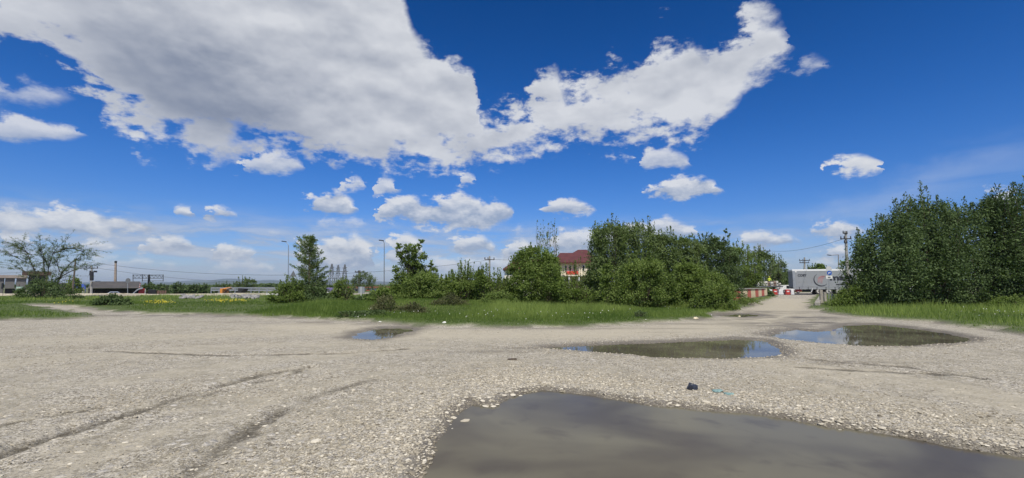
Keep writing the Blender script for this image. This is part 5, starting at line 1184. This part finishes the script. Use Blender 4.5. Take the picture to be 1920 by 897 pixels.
PAL = mat('wrapped_goods', (.62, .60, .54), .8, var=.2, vscale=3, dirt=(.4, .37, .32)); PAL2 = mat('brown_goods', (.28, .20, .15), .85, var=.3)
ldz = ((1421, 1424, 529, 'leftmost small pale sack', 0), (1425, 1429.5, 527.5, 'white bulky sack second from the left', 0), (1431, 1434.5, 528.5, 'white crumpled sack left of the worker', 0), (1435, 1439.5, 527.5, 'white sack just left of the worker', 0), (1440, 1443, 528.8, 'brown box below the worker', 1), (1445.5, 1450.5, 529, 'wide pale box right of the worker', 0), (1451.5, 1455, 527.5, 'grey-brown upright box', 1), (1456, 1459.5, 527.2, 'pale tall box near the right end', 0), (1461.8, 1464.8, 531, 'narrow white frame at the right end', 0))
for x0, x1, yt, lab, c_ in ldz:
    b = at((x0+x1)/2, 536.8, 78.6, lab+' on the flat trailer', 'load', 'goods', 'goods on the flat trailer'); ORG[2] = 0
    zb = W((x0+x1)/2, 536.8, 78)[2]; m_ = px_box(MB(), x0, x1, yt, 536.6, 78.6, .9, zb+.01); o = m_.build('package', (PAL, PAL2)[c_], b, bevel=.06)
    px_box(MB(), x0+.7, x1-.7, (yt+536.6)/2-.7, (yt+536.6)/2+.7, 78.55, .05).build('strap', DARK, b)
# worker
HV = mat('hi_vis', (.62, .72, .05), .6, var=.08); SKIN = mat('skin', (.45, .28, .2), .6, var=.05); NAVY = mat('dark_work_trousers', (.03, .035, .05), .8)
def person(px, py, Y, z, hgt, label):
    ORG[:] = [W(px, py, Y)[0], Y, 0]; root = thing('person', label, 'person', (ORG[0], Y, z))
    J = {'pel': (0, 0, .53), 'che': (0, .0, .74), 'nec': (0, 0, .84), 'hed': (0, -.01, .935), 'ls': (-.11, 0, .80), 'le': (-.15, -.02, .63), 'lh': (-.13, -.10, .49), 'rs': (.11, 0, .80), 're': (.16, -.03, .64), 'rh': (.12, -.13, .55),
         'lk': (-.06, -.01, .28), 'lf': (-.07, .01, .03), 'lt': (-.07, -.08, .015), 'rk': (.06, -.01, .28), 'rf': (.08, .01, .03), 'rt': (.09, -.08, .015)}
    names = list(J); E = [('pel', 'che'), ('che', 'nec'), ('nec', 'hed'), ('che', 'ls'), ('ls', 'le'), ('le', 'lh'), ('che', 'rs'), ('rs', 're'), ('re', 'rh'), ('pel', 'lk'), ('lk', 'lf'), ('lf', 'lt'), ('pel', 'rk'), ('rk', 'rf'), ('rf', 'rt')]
    Rd = dict(pel=.075, che=.085, nec=.035, hed=.058, ls=.045, le=.030, lh=.018, rs=.045, re=.030, rh=.018, lk=.042, lf=.025, lt=.02, rk=.042, rf=.025, rt=.02)
    me = bpy.data.meshes.new('body'); me.from_pydata([tuple(c*hgt for c in J[n]) for n in names], [(names.index(a), names.index(b)) for a, b in E], [])
    t = bpy.data.objects.new('body', me); COL.objects.link(t); sk = t.modifiers.new('s', 'SKIN'); me.skin_vertices  # noqa
    for i, n in enumerate(names): me.skin_vertices[0].data[i].radius = (Rd[n]*hgt, Rd[n]*hgt*.85)
    me.skin_vertices[0].data[0].use_root = True
    sb = t.modifiers.new('d', 'SUBSURF'); sb.levels = 1; sb.render_levels = 1; bpy.context.view_layer.update()
    m2 = bpy.data.meshes.new_from_object(t.evaluated_get(bpy.context.evaluated_depsgraph_get())); bpy.data.objects.remove(t)
    for mm in (NAVY, HV, SKIN): m2.materials.append(mm)
    for p in m2.polygons:
        z_, x_ = p.center.z/hgt, abs(p.center.x)/hgt; p.material_index = 2 if z_ > .865 or (x_ > .10 and z_ < .56) else (1 if z_ > .52 else 0); p.use_smooth = True
    o = bpy.data.objects.new('body', m2); COL.objects.link(o); o.parent = root
    MB().ball((0, -.01*hgt, .965*hgt), (.062*hgt, .07*hgt, .045*hgt), 12, 6).build('helmet', mat('yellow_helmet', (.75, .62, .05), .4), root, True)
    return root
person(1443.3, 536.8, 79.3, W(1443, 536.8, 78)[2]+.01, 1.66, 'worker in a yellow high-visibility jacket standing on the flat trailer')
ORG[2] = 0
wc = car(1482, 550, 84, 'white car half hidden between the barriers and the grey trailer', 'car', WHITE, 4.0, 1, False); wc.location[0] = W(1479, 550, 84)[0]
# ------------------------------------------------------------------ semi-trailer truck
SILV = mat('grey_tarpaulin', (0.30, 0.315, 0.33), 0.55, var=.05, vscale=.6, bump=.15, bscale=1.2, dirt=(.26, .27, .27)); INK = mat('dark_print', (.025, .025, .035), .6, var=0.02); PINK = mat('faded_red_print', (.50, .22, .22), .6, var=.02)
x0, y0, _ = W(1488, 551, 73.5)
tr = thing('truck', 'long truck with a grey curtain-sided trailer and white roof edge on the cross road', 'truck', (x0, y0, .03), R(-18))
LT, ZT, ZB = 13.6, 3.85, .75
MB().box((LT/2, 1.25, (ZT-.14+1.15)/2), (LT, 2.5, ZT-.14-1.15)).build('curtain_side', SILV, tr, bevel=.03)
bpy.context.view_layer.objects.active = None
MB().box((LT/2, 1.25, ZT-.03), (LT+.08, 2.56, .30)).build('roof', mat('clean_white', (.82, .82, .81), .45, var=.03), tr, bevel=.03)
MB().box((LT/2, 1.25, 1.05), (LT+.04, 2.46, .16)).build('chassis', DARK, tr)
MB().box((.18, -.02, 2.35), (.36, .05, 2.75)).build('corner_post', STEEL, tr); MB().box((.30, -.012, 3.62), (.62, .05, .28)).build('corner_cap', WHITE, tr)
for s_ in (.65, 1.85): MB().box((-.03, s_, 2.4), (.05, 1.14, 2.6)).build('rear_door', mat('grey_door', (.25, .26, .27), .6), tr, bevel=.01)
MB().box((LT/2, -.03, .98), (LT, .04, .34)).build('skirt', SILV, tr)
for k in range(11):
    MB().box((.85+k*1.22, -.065, .98), (.07, .03, .38)).build('buckle', DARK, tr)
for k in range(3):
    xx = 3.55+k*1.32
    for yy in (.18, 2.3): w_ = MB().cyl((xx, yy-.17, .52), (xx, yy+.17, .52), .52, .52, 22).build('wheel', TYRE, tr, True); MB().cyl((xx, yy-.19, .52), (xx, yy-.10, .52), .34, .30, 16).build('rim', mat('pale_rim', (.50, .48, .44), .6), w_); MB().cyl((xx, yy-.23, .52), (xx, yy-.18, .52), .11, .09, 10).build('hub', DARK, w_)
MB().box((2.55, .1, .62), (.10, .5, .62), ry=.35).build('mudguard', WHITE, tr); MB().box((.12, .35, .62), (.2, .5, .16)).build('tail_light', RED, tr); MB().box((.8, .4, .62), (.85, .5, .34)).build('tool_box', RED, tr); MB().box((1.9, .5, .58), (1.0, .6, .36)).build('battery_box', DARK, tr)
MB().box((.05, 1.25, .45), (.1, 2.3, .12)).build('rear_bumper', DARK, tr)
cab = MB().prism([(LT+.5, .6), (LT+2.7, .6), (LT+2.75, 1.9), (LT+2.45, 3.2), (LT+1.9, 3.7), (LT+.5, 3.7)], .02, 2.48).build('cab', WHITE, tr, bevel=.06)
MB().prism([(LT+1.5, 1.9), (LT+2.55, 1.9), (LT+2.3, 2.85), (LT+1.5, 2.85)], -.01, .01).build('window', GLASSD, cab); MB().box((LT+2.76, 1.25, 2.3), (.04, 2.1, .9)).build('windscreen', GLASSD, cab)
for xx in (LT-.6, LT+2.0): w_ = MB().cyl((xx, .05, .52), (xx, .40, .52), .52, .52, 22).build('wheel', TYRE, tr, True); MB().cyl((xx, .02, .52), (xx, .12, .52), .32, .28, 16).build('rim', STEEL, w_)
text_mesh('COSY', .50, (.72, -.03, 2.86), INK, 'lettering', tr, bold=.012, sx=.95)
text_mesh('msc', 1.18, (5.10, -.03, 2.25), INK, 'lettering', tr, bold=.045, sx=1.42); text_mesh('a', 1.18, (9.15, -.03, 2.25), INK, 'lettering', tr, bold=.045, sx=1.4)
text_mesh('company', .34, (5.9, -.03, 1.50), INK, 'lettering', tr, bold=.012, sx=1.2)
def arcband(cx, cz, r, a0, a1, w0, w1, material, name, ex=1.0, n=24):
    m_ = MB(); vs = []
    for i in range(n+1):
        t = a0+(a1-a0)*i/n; w = w0+(w1-w0)*math.sin(math.pi*i/n)
        for q in (r-w/2, r+w/2): vs.append((cx+math.cos(t)*q*ex, -.035, cz+math.sin(t)*q))
    m_.add(vs, [(2*i, 2*i+1, 2*i+3, 2*i+2) for i in range(n)]); return m_.build(name, material, tr)
arcband(3.95, 2.35, 1.0, R(125), R(318), .03, .14, INK, 'emblem_ring')
for k, (cx, a0, a1) in enumerate(((4.5, 100, 190), (4.75, 108, 195), (5.0, 120, 195), (4.3, 75, 150))): arcband(cx, 1.95 if k < 3 else 1.9, 1.0, R(a0), R(a1), .03, .09, PINK, 'emblem_stripe', n=12)
# ------------------------------------------------------------------ right side of the track: parapet, posts, signs, rails
wl = thing('parapet', 'low weathered concrete parapet of blocks along the right edge of the track', 'wall', (0, 0, 0))
qa, qb = Vector(P(1532.5, 576)), Vector(P(1541.5, 556)); qd = (qb-qa); qn = qd.length; an = math.atan2(qd.y, qd.x)
for k in range(9):
    c = qa.lerp(qb, (k+.5)/9); MB().box((c.x, c.y, .12), (qn/9-.06, .34, .42+.05*math.sin(k*2.3)), rz=an, ry=random.uniform(-.015, .015)).build('concrete_block', CONC, wl, bevel=.03)
for px_, y0_, y1_, Y_, lab in ((1541, 543, 570, 37, 'taller square concrete post at the end of the parapet'), (1548, 548, 566, 40, 'shorter concrete post right of the parapet')):
    b = at(px_, y1_, Y_, lab, 'post', 'post'); px_box(MB(), px_-1.6, px_+1.6, y0_, y1_, Y_, .16, 0).build('shaft', CONC, b, bevel=.01); px_box(MB(), px_-1.9, px_+1.9, y0_-.5, y0_, Y_-.02, .2).build('cap', CONC_D, b)
b = at(1560, 571, 35, 'pair of bent white tubular rails standing in the grass beside the track', 'rail_end', 'railing'); RW = mat('cream_white_paint', (.74, .72, .62), .5, var=.08)
MB().path([L(1553, 545.5, 35), L(1557, 548.5, 35), L(1561, 552, 35), L(1563.8, 557, 35), L(1564, 562, 35), L(1563, 572, 35)], .048, 8).build('rail', RW, b, True)
MB().path([L(1558.5, 549.5, 34.95), L(1560, 556, 34.95), L(1560, 572, 34.95)], .048, 8).build('upright', RW, b, True)
b = at(1554.7, 561, 47, 'post with a white round sign, a blue round arrow sign and a white plate', 'road_sign', 'sign')
MB().cyl((0, .05, 0), L(1554.5, 500, 47, .05), .035, .035, 8).build('post', STEEL, b, True)
sg_ = disc(MB(), L(1554.2, 504.5, 47), 5.2*47/FPX).build('round_plate', mat('weathered_white', (.56, .57, .58), .6, var=.12, dirt=(.48, .48, .47)), b)
bl = disc(MB(), L(1555, 512.2, 47, -.02), 4.4*47/FPX).build('blue_plate', mat('sign_blue', (.02, .10, .45), .4, var=.03), b)
c = L(1555, 512.2, 47, -.045)
MB().prism([(c[0]-.10, c[2]-.13), (c[0]-.04, c[2]-.13), (c[0]-.04, c[2]+.00), (c[0]+.04, c[2]+.0), (c[0]+.04, c[2]-.05), (c[0]+.14, c[2]+.035), (c[0]+.04, c[2]+.12), (c[0]+.04, c[2]+.06), (c[0]-.10, c[2]+.06)], c[1]-.005, c[1]).build('arrow', WHITE, bl)
w3 = px_box(MB(), 1549.2, 1560.8, 517.2, 523, 47, .03).build('text_plate', WHITE, b); px_box(MB(), 1552.5, 1557.5, 519.5, 520.6, 46.97, .02).build('text_line', INK, w3)
b = at(1602, 552, 66, 'white angled bracket frame behind the dark tree left edge', 'frame', 'frame'); MB().cyl(L(1594, 494, 66), L(1603, 488, 66), .08, .08, 6).build('bar', WHITE, b); MB().cyl((0, 0, 0), L(1602, 487, 66), .06, .06, 6).build('post', STEEL, b)
# ------------------------------------------------------------------ litter
def crumple(name, px, py, rx, rz, material, label, cat='litter', seed=0, flat=1.0):
    x, y, _ = P(px, py); z = gz(x, y); r = random.Random(seed); bv, bf = icosa()
    import bmesh
    bm = bmesh.new(); bmesh.ops.create_icosphere(bm, subdivisions=2, radius=1)
    for v in bm.verts:
        k = .72+.5*r.random(); v.co = Vector((v.co.x*rx*k, v.co.y*rx*k*.8, max(-.2, v.co.z)*rz*k))
    me = bpy.data.meshes.new(name); bm.to_mesh(me); bm.free(); me.materials.append(material)
    o = bpy.data.objects.new(name, me); COL.objects.link(o); o.location = (x, y, z+rz*.2); return tag(o, label, cat)
BAGB = mat('black_plastic', (.03, .035, .05), .35, var=.3, vscale=20); TEAL = mat('teal_rag', (.20, .33, .32), .8, var=.3, vscale=25, dirt=(.30, .30, .25)); CREAMP = mat('cream_litter', (.72, .62, .42), .7)
crumple('plastic_bag', 1298, 731, .078, .085, BAGB, 'crumpled black plastic bag on the gravel beyond the big puddle', seed=3)
crumple('rag', 1345, 735, .085, .03, TEAL, 'pale teal rag left of the other one on the gravel', seed=4)
crumple('rag', 1366, 740, .075, .022, TEAL, 'faded teal rag just right of and nearer than the first one', seed=5)
crumple('plastic_cup', 833, 612, .08, .05, WPET, 'white plastic litter at the grass edge below the spiky bush', seed=6)
crumple('paper_bag', 1304, 600, .13, .08, CREAMP, 'cream paper bag at the grass tip beside the track', seed=7)
crumple('paper_scrap', 712, 607, .07, .04, WPET, 'white scrap at the grass edge above the smallest bright puddle', seed=8)
crumple('paper_scrap', 668, 601, .10, .05, WPET, 'tiny white scrap at the left part of the grass edge', seed=9)
crumple('paper_scrap', 1386, 592, .09, .05, CREAMP, 'cream scrap lying beside the little puddle on the track', seed=10)
crumple('earth_clod', 961, 676, .11, .03, mat('wet_earth', (.09, .07, .05), .9), 'small dark clod of earth alone on the gravel above the big puddle', 'clod', seed=11)
crumple('scrap', 1178, 755, .05, .03, mat('grey_scrap', (.35, .34, .33), .6), 'small grey scrap at the far shore of the big puddle', seed=12) if False else None

# ------------------------------------------------------------------ air
hz = bpy.data.materials.new('haze'); hz.use_nodes = True; T = NT(hz.node_tree)
v = T.n.new('ShaderNodeVolumePrincipled'); v.inputs['Color'].default_value = (0.66, 0.80, 1.0, 1); v.inputs['Density'].default_value = 0.00009; v.inputs['Anisotropy'].default_value = 0.0
o = T.n.new('ShaderNodeOutputMaterial'); T.l.new(v.outputs[0], o.inputs['Volume'])
hb = MB().box((0, 0, 63), (19600, 19600, 132)).build('haze', hz); tag(hb, 'thin bluish haze in the air between the lot and the far hills', 'haze', None, 'stuff')
